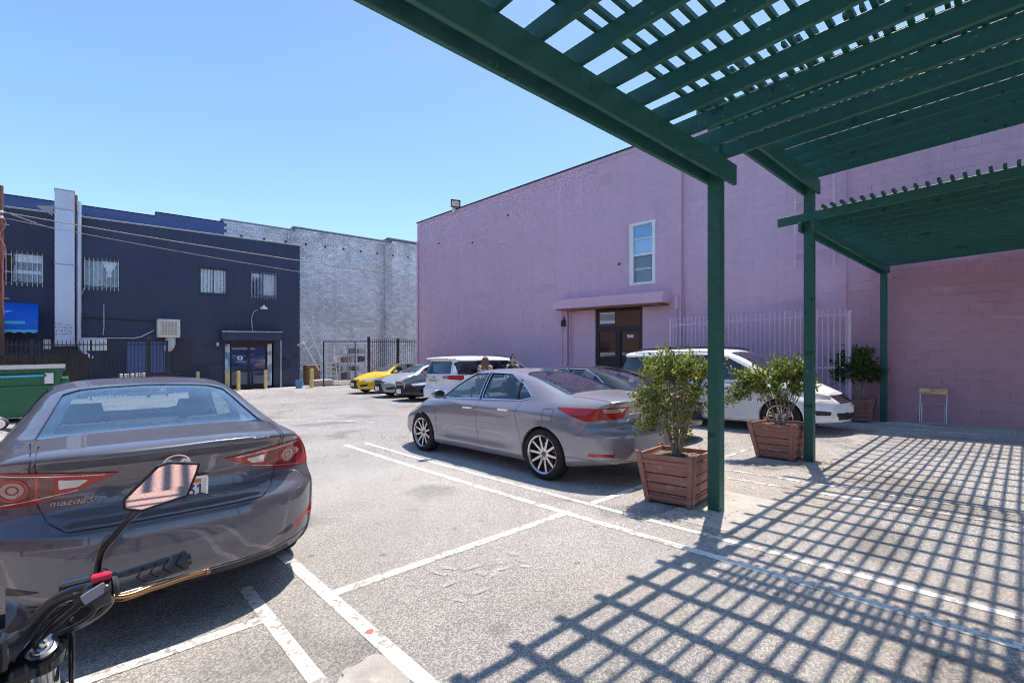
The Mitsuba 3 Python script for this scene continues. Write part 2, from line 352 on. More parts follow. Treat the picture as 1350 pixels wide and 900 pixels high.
def paint(name, c, metal=.5, rough=.32):
    """coloured flakes under a glossy clear coat"""
    flake = {'type': 'principled', 'base_color': rgb(*[min(.95, v*1.25) for v in c]), 'roughness': rough, 'metallic': metal, 'specular': .3}
    coat = {'type': 'principled', 'base_color': rgb(*[v*.8 for v in c]), 'roughness': .03, 'metallic': 0.0, 'eta': 1.85}
    mat(name, {'type': 'twosided', 'bsdf': {'type': 'blendbsdf', 'weight': .68, 'bsdf_0': flake, 'bsdf_1': coat}})
paint('m_paint_graphite', (.120, .118, .146), .75, .30)
paint('m_paint_silver', (.275, .27, .325), .8, .26)
paint('m_paint_dark', (.032, .035, .045), .45, .3)
paint('m_paint_black', (.014, .015, .02), .2, .25)
paint('m_paint_grey', (.34, .36, .40), .7, .3)
paint('m_paint_white', (.76, .765, .775), 0.0, .35)
paint('m_paint_yellow', (.74, .46, .02), 0.0, .35)
mat('m_glass', {'type': 'thindielectric', 'specular_transmittance': rgb(.72, .80, .80)})
mat('m_glass_tint', {'type': 'thindielectric', 'specular_transmittance': rgb(.28, .32, .34)})
mat('m_glass_pane', {'type': 'thindielectric', 'specular_transmittance': rgb(.95, .96, .97)})
mat('m_mirror', {'type': 'conductor', 'specular_reflectance': rgb(.86, .78, .80)})
pbr('m_window_sky', (.05, .09, .14), .05, spec=.9)

# ================================================================ THE SETTING: ground, painted lines, concrete pads
def ground_mesh():
    # not one flat sheet to the horizon: the lot slopes, then levels out
    xs = np.unique(np.r_[np.linspace(-400, -60, 12), np.linspace(-60, -12, 40), np.linspace(-12, 8, 70), np.linspace(8, 40, 12), np.linspace(40, 400, 10)])
    ys = np.unique(np.r_[np.linspace(-400, -30, 12), np.linspace(-30, -6, 14), np.linspace(-6, 16, 60), np.linspace(16, 40, 12), np.linspace(40, 400, 12)])
    X, Y = np.meshgrid(xs, ys, indexing='ij')
    V = np.stack([X, Y, G(X, Y)], -1).reshape(-1, 3)
    m = trimesh.Trimesh(V, grid_faces(len(xs), len(ys)), process=False)
    if m.face_normals[:, 2].mean() < 0: m.invert()
    return m
ground = thing('parking_lot', 'worn light grey asphalt parking lot sloping gently away', None, kind='structure')
put(ground, ground_mesh(), 'm_asphalt', True)
def line(pts, w, m='m_road_paint'):
    part(ground, 'painted_line', on_ground(LineString(pts).buffer(w/2, cap_style='flat'), .004), m, True)
line([(-8.35, 3.55), (-3, 3.47), (3.5, 3.42)], .085)
line([(-8.3, 3.905), (-3.0, 3.85), (3.5, 3.80)], .07)
line([(-3.0, 1.19), (-3.01, 3.42)], .085)
line([(-12.0, 1.11), (2.5, 1.19)], .085)
line([(-3.5, .80), (2.5, .83)], .075)
line([(-2.98, .765), (-3.0, -2.6)], .085)
line([(-3.02, 3.89), (-3.04, 6.4)], .08)
line([(-3.04, 6.4), (-3.08, 9.4)], .08, 'm_road_paint_faint')
line([(-8.4, 6.35), (-3.05, 6.3)], .08, 'm_road_paint_faint')
line([(-2.9, 6.32), (2.5, 6.28)], .07, 'm_road_paint_faint')
line([(-2.9, 5.9), (2.5, 5.86)], .07, 'm_road_paint_faint')
line([(-1.9, 12.3), (3.0, 12.15)], .06, 'm_road_paint_faint')
line([(-14, 3.2), (-11, 5.4)], .07, 'm_road_paint_faint')
r6 = np.random.default_rng(17)
for k in range(14):  # faint scuffed remains of lettering in the next bay
    x, y = -2.5+r6.uniform(-.28, .22), 1.75+k*.055+r6.uniform(-.03, .03); a = r6.choice([0, .5, 1.57, 2.2])+r6.uniform(-.2, .2); l = r6.uniform(.03, .07)
    line([(x-l*math.cos(a), y-l*math.sin(a)), (x+l*math.cos(a), y+l*math.sin(a))], .045, 'm_road_scuff')
def blob(cx, cy, r, n=40, seed=0, k=.35, el=1.0):
    an = np.linspace(0, 2*np.pi, n, endpoint=False)
    rr = r*(1-k/2+k*meshkit.fbm(np.stack([np.cos(an)*2.2+seed, np.sin(an)*2.2, an*0], 1), 4, seed))
    return Polygon(np.stack([cx+rr*np.cos(an)*el, cy+rr*np.sin(an)], 1))
part(ground, 'concrete_patch', on_ground(blob(-2.05, 1.0, .17, seed=3, k=.6), .003), 'm_concrete', True)
part(ground, 'concrete_pad', on_ground(Polygon([(-2.35, 4.02), (-1.68, 4.05), (-1.62, 5.25), (-2.3, 5.3)]).intersection(blob(-2.0, 4.62, .8, seed=5)), .0025), 'm_concrete', True)
part(ground, 'added_pink_paving', on_ground(sbox(1.3, -5, 9, 5), .006), 'm_pink_paving', True)  # unseen paving, added to give the motorcycle mirror its pink ground
part(ground, 'concrete_pad', on_ground(sbox(-3.3, 13.05, -1.35, 13.59), .0025), 'm_concrete', True)
part(ground, 'concrete_apron', on_ground(sbox(-29.4, 5.2, -27.9, 9.7), .012), 'm_concrete', True)
part(ground, 'paint_drip', on_ground(blob(-2.42, 1.165, .022, 16, 4), .008), 'm_red_box', True)

# gravel and fallen leaves by the planters: nobody could count them
def litter(c, n, spread, size, seed):
    r = np.random.default_rng(seed); out = []
    for i in range(n):
        x, y = np.array(c)+r.normal(0, 1, 2)*spread; s = size*r.uniform(.6, 1.3); a = r.uniform(0, 6.28)
        l = np.array([[-s, 0, 0], [0, -s*.45, s*.3], [s, 0, .0], [0, s*.45, s*.35]]); l[:, 2] += .006
        ca, sa = math.cos(a), math.sin(a)
        l = np.stack([l[:, 0]*ca-l[:, 1]*sa+x, l[:, 0]*sa+l[:, 1]*ca+y, l[:, 2]], 1); l[:, 2] += G(l[:, 0], l[:, 1])
        out.append(trimesh.Trimesh(l, [[0, 1, 2], [0, 2, 3]], process=False))
    return cat(out)
single('fallen_leaves', cat([litter((-2.3, 4.35), 120, (.35, .3), .014, 1), litter((-2.3, 7.3), 90, (.4, .3), .014, 2), litter((-1.2, 13.35), 40, (.7, .12), .014, 3), litter((-2, 3), 50, (2., 1.8), .010, 5)]),
       'm_leaf_dry', 'dry fallen leaf litter scattered on the asphalt', 'leaves', kind='stuff')

# ================================================================ PERGOLA
pg = thing('pergola', 'dark green timber pergola with open lattice roof in three stepped sections', 'pergola')
GT = 'm_green_timber'
def lin(x, z): return z + .048*(x+2.05)          # the roof follows the fall of the lot
PX = {1: (-2.04, 4.57), 2: (-2.075, 7.65), 3: (-2.17, 13.44)}
TOP = {1: 3.78, 2: 3.74, 3: 3.12}
def post(x, y, top, w=.118):
    part(pg, 'post', CB(x-w/2, x+w/2, y-w/2, y+w/2, float(G(x, y))-.02, top, .006), GT)
for k, (x, y) in PX.items(): post(x, y, TOP[k])
XR = 4.6
for y, t in ((4.57, 3.95), (7.65, 3.95), (13.44, 3.4)): post(XR, y, t)
post(-2.03, -2.9, 3.1); post(XR, -2.9, 3.4)
PW = .038
def section(yb0, yb1, zb, hb, xc0, xc1, rys, rh, x_over, y_b0, y_b1, bat0, bat_step, xr_over=.25, xmax=9., rw=PW):
    """two plank beams with the post between, rafters on them, battens on the rafters"""
    for off in (-.078, .078):
        p = np.array([xc0+off, yb0, zb[0]+hb/2]); q = np.array([xc1+off, yb1, zb[1]+hb/2])
        p[2] = lin(p[0], p[2]); q[2] = lin(q[0], q[2])
        part(pg, 'beam', bar(p, q, PW, hb, c=.004), GT)
        p2 = np.array([XR+off, yb0, 0]); q2 = np.array([XR+off, yb1, 0]); p2[2] = lin(XR, zb[0]+hb/2); q2[2] = lin(XR, zb[1]+hb/2)
        part(pg, 'beam', bar(p2, q2, PW, hb, c=.004), GT)
    zy = lambda y: zb[0]+(zb[1]-zb[0])*(y-yb0)/(yb1-yb0)+hb
    for i, y in enumerate(rys):
        zr = zy(y)
        xs = np.interp(y, [yb0, yb1], [xc0, xc1])-x_over+rng.uniform(-.012, .012); xe = XR+xr_over if xmax > 5 else 1.3
        dz = rng.uniform(-.003, .003)
        part(pg, 'rafter', bar([xs, y+rng.uniform(-.006, .006), lin(xs, zr+rh/2)+dz], [xe, y, lin(xe, zr+rh/2)+dz], rw, rh, c=.003), GT)
    bs = .035
    x = bat0; out = []
    while x < min(XR, xmax):
        xx = x+rng.uniform(-.006, .006)
        part(pg, 'batten', bar([xx, y_b0+rng.uniform(-.03, .03), lin(xx, zy(y_b0)+rh+bs/2+.002)], [xx+rng.uniform(-.01, .01), y_b1+rng.uniform(-.01, .01), lin(xx, zy(y_b1)+rh+bs/2+.002)], .030, bs), GT)
        x += bat_step
section(-3.2, 4.80, (3.10, 2.995), .20, -2.03, -2.03, [4.56-.362*k for k in range(21)], .14, .195, -3.0, 4.66, -1.80, .109, xmax=1.2)
for k in range(46):
    y = -.9+.118*k; part(pg, 'slat', bar([1.25, y, lin(1.25, 3.40)], [6.4, y, lin(6.4, 3.40)], .05, .03), GT)  # unseen slats, added to cast the stripes that the motorcycle mirror shows
for x in (3.5, 3.66): part(pg, 'beam', bar([x, -3.2, lin(x, 3.04)], [x, 4.8, lin(x, 3.04)], .10, .2), GT)  # unseen double cross beam, added for the dark band in that mirror
section(4.40, 7.80, (3.595, 3.555), .20, -2.06, -2.075, [7.66-.345*k for k in range(10)], .13, .21, 4.38, 7.72, -1.82, .109, rw=.022)
section(7.48, 13.56, (3.0, 3.01), .135, -2.075, -2.17, [7.95+.392*k for k in range(15)], .13, .20, 7.42, 13.5, -1.86, .107, rw=.022)
# the long front rafter of the low section runs past its post
part(pg, 'rafter', bar([-2.46, 7.565, lin(-2.46, 3.205)], [XR+.2, 7.565, lin(XR+.2, 3.205)], PW, .125, c=.004), GT)

# ================================================================ PURPLE BUILDING
pb = thing('purple_building', 'tall purple painted concrete block building with a doorway canopy and one white window', 'building')
YW, ZT = 13.60, 7.92
def block_face(w, h, c=.006, d=.012):
    """front of a block: width along +x, height along +z, proud of y = 0 towards -y, joint left all round"""
    g = .004
    o = np.array([[g, 0, g], [w-g, 0, g], [w-g, 0, h-g], [g, 0, h-g]]); i = np.array([[g+c, -d, g+c], [w-g-c, -d, g+c], [w-g-c, -d, h-g-c], [g+c, -d, h-g-c]])
    V = np.vstack([o, i]); F = [[4, 5, 6], [4, 6, 7]]
    for k in range(4): a, b = k, (k+1) % 4; F += [[a, b, b+4], [a, b+4, a+4]]
    return V, np.array(F)
holes = [(-8.98, -8.03, 3.32, 5.37), (-11.75, -7.55, -1.5, 2.62)]
def wall_body():
    zb = -2.2
    segs = []
    a = sbox(-22.55, zb, -7.16, ZT)
    for h in holes: a = a.difference(sbox(h[0], h[2], h[1], h[3]))
    m1 = extr(a, .25); m1.apply_transform(frame([0, YW+.012+.25, 0], [1, 0, 0], [0, 0, 1], [0, -1, 0]))
    m2 = B(-7.16, 14.0, YW+.132, YW+.4, zb, ZT)
    m3_ = B(-7.16, -7.148, YW+.014, YW+.14, zb, ZT)
    back = [B(-22.55, -22.3, YW+.262, YW+18, zb, ZT), B(-22.3, 14, YW+17.8, YW+18, zb, ZT), B(13.8, 14, YW+.4, YW+17.8, zb, ZT), B(-22.28, 13.78, YW+.42, YW+17.78, ZT-.6, ZT-.4)]
    return cat([m1, m2, m3_]+back)
wall = part(pb, 'wall', wall_body(), 'm_purple_joint')
BH, BW = .2035, .4065
near, rest = [], []
r2 = np.random.default_rng(5)
for row in range(-7, 39):
    z0 = .02+row*BH
    if z0+BH > ZT: continue
    off = (row % 2)*BW/2
    spans = [(-22.2, -7.155, True), (-7.14, 13.9, False)]
    for h in holes:
        if z0+BH > h[2]-.02 and z0 < h[3]+.02:
            spans = [q for a, b, fr in spans for q in ([(a, h[0], fr), (h[1], b, fr)] if a < h[0] < b else [(a, b, fr)])]
    for a, b, front in spans:
        for k in range(-57, 36):
            x0, x1 = max(k*BW+off, a), min(k*BW+off+BW, b)
            if x1-x0 < .05 or float(G(x0, YW)) > z0+BH: continue
            y0 = YW+.012 if front else YW+.132
            c = r2.uniform(.003, .006); d = (.007+r2.uniform(-.0015, .0015) if x0 > -3 else .004+r2.uniform(-.001, .0015)); c = c if x0 > -3 else .003 if x0 > -8.5 else .0006
            V, F = block_face(x1-x0, BH, c, d)
            V = V+[x0, y0, z0]
            (near if -2.96 <= x0 < .5 and -.6 < z0 < 5.6 else rest).append((V, F))
def joined(lst):
    V = np.vstack([v for v, f in lst]); F = np.vstack([f+8*i for i, (v, f) in enumerate(lst)])
    return trimesh.Trimesh(V, F, process=False)
near.sort(key=lambda vf: abs(vf[0][:, 0].mean()+1)+abs(vf[0][:, 2].mean()-1.4))
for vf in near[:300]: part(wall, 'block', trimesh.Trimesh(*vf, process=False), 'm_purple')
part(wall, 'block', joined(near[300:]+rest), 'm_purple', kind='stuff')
# bits of block cut round the openings and at the top are rendered over: a smooth band of paint
def infill(x0, x1, z0, z1, y=YW+.003): return B(x0, x1, y, y+.02, z0, z1)
bands = [infill(-8.98, -8.03, 5.37, 5.6), infill(-8.98, -8.03, 3.05, 3.32), infill(-22.55, -22.2, -2, ZT), infill(-22.2, -7.16, ZT-.12, ZT), infill(-11.75, -7.55, 2.62, 2.9)]
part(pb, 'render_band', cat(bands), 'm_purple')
part(pb, 'coping', cat([CB(-22.6, -7.1, YW-.03, YW+.3, ZT, ZT+.06, .01), B(-7.1, 14.05, YW+.09, YW+.42, ZT+.002, ZT+.062)]), 'm_navy_trim')
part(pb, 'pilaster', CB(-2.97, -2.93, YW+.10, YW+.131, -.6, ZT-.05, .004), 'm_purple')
# doorway
part(pb, 'canopy', CB(-12.05, -7.50, YW-.48, YW+.05, 2.655, 3.0, .012), 'm_purple_smooth')
part(pb, 'canopy_soffit', B(-11.95, -7.6, YW-.40, YW+.3, 2.615, 2.652), 'm_brown_wood')
part(pb, 'side_panel', CB(-11.75, -10.52, YW+.13, YW+.2, -1.2, 2.60, .005), 'm_purple_smooth')
part(pb, 'side_panel', CB(-8.58, -7.55, YW+.13, YW+.2, -1.2, 2.60, .005), 'm_purple_smooth')
part(pb, 'panel_rail', B(-11.72, -10.55, YW+.118, YW+.128, .02, .05), 'm_purple_smooth')
ent = part(pb, 'entrance_door', cat([B(-10.52, -10.43, YW+.14, YW+.22, -1.2, 2.58), B(-8.67, -8.58, YW+.14, YW+.22, -1.2, 2.58), B(-10.43, -8.67, YW+.14, YW+.22, 2.50, 2.58),
     B(-10.43, -8.67, YW+.141, YW+.219, 1.80, 1.96), B(-9.66, -9.44, YW+.13, YW+.215, -1.2, 1.80), B(-10.43, -10.36, YW+.15, YW+.21, -1.2, 1.80), B(-8.74, -8.67, YW+.15, YW+.21, -1.2, 1.80)]), 'm_black_steel')
for x0, x1, z0, z1 in ((-10.36, -9.66, -1.1, 1.80), (-9.44, -8.74, -1.1, 1.80), (-10.43, -9.56, 1.96, 2.50), (-9.56, -8.67, 1.96, 2.50)):
    part(ent, 'pane', B(x0, x1, YW+.175, YW+.18, z0, z1), 'm_door_glass')
part(ent, 'notice', B(-10.34, -9.7, YW+.165, YW+.172, 2.08, 2.48), 'm_poster_b', label='pale notice inside the pane above the door')
part(ent, 'notice', B(-9.2, -8.95, YW+.165, YW+.172, 1.58, 1.68), 'm_poster_b')
lamp = part(pb, 'wall_lamp', cat([CB(-11.95, -11.80, YW-.14, YW-.01, 2.02, 2.26, .02), B(-11.9, -11.86, YW-.03, YW, 2.2, 2.4)]), 'm_black_plastic')
part(pb, 'conduit', cat([cyl([-11.98, YW-.02, -1.0], [-11.98, YW-.02, 2.6], .018, 8), cyl([-11.66, YW+.05, -1.0], [-11.66, YW+.05, 2.6], .025, 8), cyl([-11.56, YW+.05, -1.0], [-11.56, YW+.05, 2.6], .015, 8)]), 'm_purple_smooth', True)
part(pb, 'conduit', cat([cyl([-7.30, YW-.03, 1.0], [-7.30, YW-.03, 2.9], .03, 8), CB(-7.36, -7.22, YW-.08, YW-.001, 2.45, 2.85, .008), cyl([-7.12, YW+.07, .4], [-7.12, YW+.07, 3.0], .02, 8)]), 'm_purple_smooth', True)
part(pb, 'downpipe', tube(spline([(-22.42, YW-.05, 6.9), (-22.42, YW-.05, .6), (-22.42, YW-.05, .2), (-22.35, YW-.25, .05)], 20), .055, 12), 'm_purple_smooth', True)
for x, z in ((-15.1, 6.9), (-17.6, 6.1), (-20.4, 6.5), (-9.4, 4.1)):
    part(pb, 'wall_anchor', lathe([(0, -.03), (.05, -.02), (.05, .0), (0, .0)], 12, 'y').apply_translation([x, YW-.002, z]), 'm_dark_metal')
# upper window
w = part(pb, 'window', cat([B(-8.98, -8.91, YW-.025, YW+.12, 3.32, 5.37), B(-8.10, -8.03, YW-.025, YW+.12, 3.32, 5.37), B(-8.91, -8.10, YW-.024, YW+.12, 5.30, 5.37), B(-8.91, -8.10, YW-.024, YW+.12, 3.32, 3.40),
     B(-8.91, -8.10, YW-.005, YW+.10, 4.28, 4.34), B(-8.91, -8.865, YW+.0, YW+.10, 3.40, 5.30), B(-8.145, -8.10, YW+.0, YW+.10, 3.40, 5.30), B(-8.865, -8.145, YW+.02, YW+.07, 4.83, 4.86), B(-8.865, -8.145, YW+.06, YW+.09, 3.83, 3.86)]), 'm_white_frame', label='white sash window frame high on the purple wall')
part(w, 'pane', B(-8.865, -8.145, YW+.05, YW+.055, 4.34, 5.30), 'm_glass_pane')
part(w, 'pane', B(-8.865, -8.145, YW+.08, YW+.085, 3.40, 4.28), 'm_glass_pane')
part(w, 'sky_panel', B(-8.86, -8.15, YW+.100, YW+.107, 4.86, 5.3), 'm_reflected_sky_blue', label='blue panel behind the upper pane, coloured as reflected sky'); part(w, 'sky_panel', B(-8.86, -8.15, YW+.112, YW+.118, 4.33, 4.85), 'm_reflected_sky_pale')  # both panels imitate sky reflected in the glass by their colour
part(pb, 'room', B(-9.2, -7.8, YW+.15, YW+.9, 3.2, 5.5), 'm_room_dark')
# floodlight on the parapet
fl = thing('floodlight', 'grey floodlight clamped to the parapet of the purple building', 'floodlight')
nz = np.array([.42, -.82, -.38]); nz /= np.linalg.norm(nz); nx = np.cross(nz, [.22, 0, 1.]); nx /= np.linalg.norm(nx); M = frame([-18.7, YW-.18, ZT+.22], nx, np.cross(nz, nx), nz)
part(fl, 'housing', move(hull([(-.26, -.19, 0), (.26, -.19, 0), (.26, .19, 0), (-.26, .19, 0), (-.14, -.10, -.16), (.14, -.10, -.16), (.14, .10, -.16), (-.14, .10, -.16)]), M=M), 'm_black_plastic')
part(fl, 'lens', move(B(-.20, .20, -.13, .13, .001, .012), M=M), 'm_clear_lens')
part(fl, 'bracket', cat([cyl([-18.75, YW-.2, ZT+.15], [-18.75, YW+.1, ZT+.02], .03, 8), CB(-19.1, -18.9, YW-.12, YW+.05, ZT-.12, ZT+.12, .01)]), 'm_cream')
# purple picket fence standing off the wall
pf = thing('picket_fence', 'purple steel picket fence against the purple wall behind the white van', 'fence')
YF = YW-.62
for x in (-7.15, -2.72): part(pf, 'post', CB(x-.035, x+.035, YF-.035, YF+.035, float(G(x, YF)), 2.16, .005), 'm_picket')
for z in (1.98, .75, -.1): part(pf, 'rail', bar([-7.15, YF, z-.05], [-2.72, YF, z+.10], .04, .04), 'm_picket')
n = 38
for i in range(n):
    x = -7.06+i*(4.28/(n-1)); t = (x+7.15)/4.43
    part(pf, 'picket', bar([x, YF-.028, float(G(x, YF))+.06], [x, YF-.028, 2.16+.08*t], .022, .022, up=(0, 1, 0)), 'm_picket')
# steel ladder fixed to the purple wall
ld = thing('wall_ladder', 'purple steel ladder fixed high on the purple wall behind the second post', 'ladder')
for x in (-4.0, -3.16): part(ld, 'rail', bar([x, YW-.05, 3.3], [x, YW-.05, ZT], .05, .03, up=(0, 1, 0)), 'm_purple_smooth')
for i, z in enumerate(np.arange(3.45, ZT, .31)): part(ld, 'rung', cyl([-4.0, YW-.05, z], [-3.16, YW-.05, z], .014, 8), 'm_purple_smooth', True)
for x in (-3.98, -3.18):
    for z in (3.6, 5.0, 6.6): part(ld, 'bracket', B(x-.02, x+.02, YW-.04, YW+.13, z, z+.04), 'm_purple_smooth')

# ================================================================ NAVY BUILDING
XB = -29.5; S = .9516
def Z(z): return 1.45+(z-1.45)*S
def Yb(y): return y*S
nb = thing('navy_building', 'two storey building painted dark navy with barred upper windows and glass double doors', 'building')
YR, ZR = 9.71, Z(7.47)
wins = [(-5.0, -1.30, 4.10, 5.52), (.11, 1.42, 4.10, 5.52), (4.87, 6.17, 4.13, 5.57), (7.43, 8.80, 4.15, 5.57)]
wins = [(Yb(a), Yb(b), Z(c), Z(d)) for a, b, c, d in wins]
door = (Yb(6.0), Yb(8.72), -1.4, Z(1.52))
def navy_wall():
    a = sbox(-30, -3, YR, ZR)
    for y0, y1, z0, z1 in wins+[door]: a = a.difference(sbox(y0, z0, y1, z1))
    m = extr(a, .3); m.apply_transform(frame([XB-.3, 0, 0], [0, 1, 0], [0, 0, 1], [1, 0, 0]))
    return cat([m, B(XB-22, XB-.3, YR-.25, YR-.001, -3, ZR-.4), B(XB-22, XB-.302, -30, YR-.25, ZR-.6, ZR-.42)])
part(nb, 'wall', navy_wall(), 'm_navy')
part(nb, 'parapet_trim', CB(XB-.31, XB+.03, -30, YR+.02, ZR, ZR+.07, .01), 'm_grey_box')
x2 = XB-1.6
part(nb, 'upper_wall', cat([B(x2-.3, x2, -30, Yb(2.9)*1.05, ZR-1, Z(8.10)+.28), B(x2-.302, x2-.002, Yb(2.9)*1.05, Yb(6.06)*1.05, ZR-1, Z(8.24)+.36)]), 'm_navy_upper')
part(nb, 'upper_coping', cat([B(x2-.32, x2+.02, -30, Yb(2.9)*1.05, Z(8.10)+.28, Z(8.10)+.33), B(x2-.322, x2+.018, Yb(2.9)*1.05, Yb(6.06)*1.05, Z(8.24)+.36, Z(8.24)+.41)]), 'm_navy_trim')
kinds = ['half', 'drape', 'white', 'split']
for (y0, y1, z0, z1), kd in zip(wins, kinds):
    f = .05
    W = part(nb, 'window', cat([B(XB-.16, XB-.08, y0, y0+f, z0, z1), B(XB-.16, XB-.08, y1-f, y1, z0, z1), B(XB-.16, XB-.08, y0+f, y1-f, z0, z0+f), B(XB-.16, XB-.08, y0+f, y1-f, z1-f, z1), B(XB-.15, XB-.09, (y0+y1)/2-.03, (y0+y1)/2+.03, z0+f, z1-f)]), 'm_grey_box')
    ym = (y0+y1)/2
    part(W, 'pane', B(XB-.125, XB-.12, y0+f, ym-.03, z0+f, z1-f), 'm_glass_pane'); part(W, 'pane', B(XB-.125, XB-.12, ym+.03, y1-f, z0+f, z1-f), 'm_glass_pane')
    part(W, 'room', B(XB-1.0, XB-.30, y0-.2, y1+.2, z0-.2, z1+.2), 'm_room_dark')
    def cur(a, b, zl=z0+.03, zh=z1-.03, pinch=None):
        ny, nz = 40, 12; V = []
        for i in range(nz):
            t = i/(nz-1); z = zh+(zl-zh)*t
            k = 1.0 if pinch is None else 1-(1-pinch)*min(1, t*1.6)**1.3
            for j in range(ny):
                u = j/(ny-1); y = (a+b)/2+(u-.5)*(b-a)*k
                V.append([XB-.19+.015*math.sin(u*38+t*.6), y, z])
        return trimesh.Trimesh(np.array(V), grid_faces(nz, ny), process=False)
    if kd == 'white': part(W, 'curtain', cur(y0, y1), 'm_curtain', True)
    if kd == 'drape': part(W, 'curtain', cur(ym-.02, y1-.05, z0+.55, pinch=.25), 'm_curtain', True); part(W, 'curtain', cur(ym-.3, ym-.05), 'm_grey_box', True)
    if kd == 'split': part(W, 'curtain', cur(ym+.02, y1), 'm_curtain', True); part(W, 'curtain', cur(y0+.40, ym-.08), 'm_blue_plastic', True); part(W, 'curtain', cur(y0+.1, y0+.5, z1-.25), 'm_curtain', True)
    if kd == 'half': part(W, 'curtain', cur(ym+.9, y1, z0+.95), 'm_curtain', True); part(W, 'curtain', cur(ym+.9, y1, z0+.45, z0+.6), 'm_curtain', True)
    nb_ = max(8, int((y1-y0)/.155))
    for i in range(nb_+1):
        y = y0+.02+(y1-y0-.04)*i/nb_
        part(W, 'bar', B(XB+.05, XB+.075, y-.012, y+.012, z0-.12, z1+.03), 'm_steel_galv' if kd != 'white' else 'm_black_steel')
    part(W, 'bar_rail', cat([B(XB+.045, XB+.08, y0-.03, y1+.03, z, z+.03) for z in (z0+.03, z1-.06)]+[B(XB, XB+.05, y, y+.025, z, z+.025) for z in (z0+.03, z1-.06) for y in (y0-.02, y1)]), 'm_black_steel')
# entrance
y0, y1, zb, zt = door
gz = float(G(XB, 7.0))
part(nb, 'door_hood', hull([(XB, y0-.18, zt+.0), (XB+.75, y0-.18, zt+.0), (XB, y0-.18, zt+.55), (XB+.72, y0-.18, zt+.45), (XB, y1+.18, zt+.0), (XB+.75, y1+.18, zt+.0), (XB, y1+.18, zt+.55), (XB+.72, y1+.18, zt+.45)]), 'm_navy')
part(nb, 'hood_flashing', cat([bar([XB+.73, y0-.2, zt+.47], [XB+.73, y1+.2, zt+.47], .05, .05), cyl([XB+.70, y1+.14, gz], [XB+.70, y1+.14, zt], .03, 8)]), 'm_steel_galv')
part(nb, 'door_surround', cat([B(XB-.28, XB+.04, y0, y0+.07, gz, zt), B(XB-.28, XB+.04, y1-.07, y1, gz, zt), B(XB-.28, XB+.039, y0+.07, y1-.07, zt-.16, zt)]), 'm_navy_trim')
part(nb, 'display_panel', B(XB-.10, XB-.07, y0+.09, y0+.33, gz+.15, zt-.2), 'm_poster_a', label='tall pale blue poster panel left of the glass doors')
part(nb, 'display_panel', B(XB-.10, XB-.07, y1-.36, y1-.12, gz+.1, zt-.2), 'm_poster_b', label='tall white poster panel right of the glass doors')
ya, yb_ = y0+.36, y1-.39; ym = (ya+yb_)/2
dd = part(nb, 'glass_door', cat([B(XB-.2, XB-.12, ya, ya+.07, gz+.03, zt-.16), B(XB-.2, XB-.12, yb_-.07, yb_, gz+.03, zt-.16), B(XB-.2, XB-.12, ym-.06, ym+.06, gz+.03, zt-.16), B(XB-.2, XB-.12, ya+.07, ym-.06, zt-.40, zt-.16), B(XB-.2, XB-.12, ym+.06, yb_-.07, zt-.40, zt-.16),
     B(XB-.2, XB-.12, ya+.07, ym-.06, gz+.03, gz+.25), B(XB-.2, XB-.12, ym+.06, yb_-.07, gz+.03, gz+.25), B(XB-.19, XB-.10, ya+.07, ym-.06, gz+1.0, gz+1.06), B(XB-.19, XB-.10, ym+.06, yb_-.07, gz+1.0, gz+1.06)]), 'm_black_steel')
part(dd, 'pane', B(XB-.165, XB-.16, ya+.07, ym-.06, gz+.25, zt-.4), 'm_door_blue'); part(dd, 'pane', B(XB-.165, XB-.16, ym+.06, yb_-.07, gz+.25, zt-.4), 'm_door_blue')
ring = Point(0, 0).buffer(.13, 24).difference(Point(0, 0).buffer(.065, 24)).difference(Polygon([(.02, -.2), (.2, -.2), (.2, -.05)]))
lg = extr(affinity.scale(ring, 1.1, .9), .006); lg.apply_transform(frame([XB-.155, (ya+ym)/2+.02, gz+1.72], [0, 1, 0], [0, 0, 1], [1, 0, 0]))
part(dd, 'logo', lg, 'm_white_paint', label='white ring logo on the left glass door')
part(dd, 'sticker', cat([B(XB-.159, XB-.153, (ya+ym)/2-.2+.12*i, (ya+ym)/2-.11+.12*i, gz+1.48, gz+1.545) for i in range(4)]), 'm_grey_box')
part(nb, 'door_lobby', cat([B(XB-.75, XB-.7, y0-.5, y1+.5, gz, zt+.2), B(XB-.7, XB-.3, y0-.52, y0-.5, gz, zt+.2), B(XB-.7, XB-.3, y1+.5, y1+.52, gz, zt+.2), B(XB-.7, XB-.3, y0-.5, y1+.5, zt+.2, zt+.25)]), 'm_lobby_blue')
part(nb, 'door_mat', B(XB+.2, XB+1.1, ym-.55, ym+.75, gz-.12, float(G(XB+.6, 7.2))+.035), 'm_black_plastic')
lmp = part(nb, 'gooseneck_lamp', tube(spline([(XB+.05, Yb(7.53), zt+.5), (XB+.06, Yb(7.45), zt+1.2), (XB+.12, Yb(7.55), zt+1.6), (XB+.25, Yb(7.72), zt+1.72)], 20), .022, 8), 'm_steel_galv', True)
part(nb, 'lamp_shade', lathe([(0, .16), (.05, .15), (.07, .06), (.19, .02), (.2, -.05), (.14, -.09), (0, -.1)], 20).apply_translation([XB+.25, Yb(8.05), Z(3.46)]), 'm_white_paint', True)
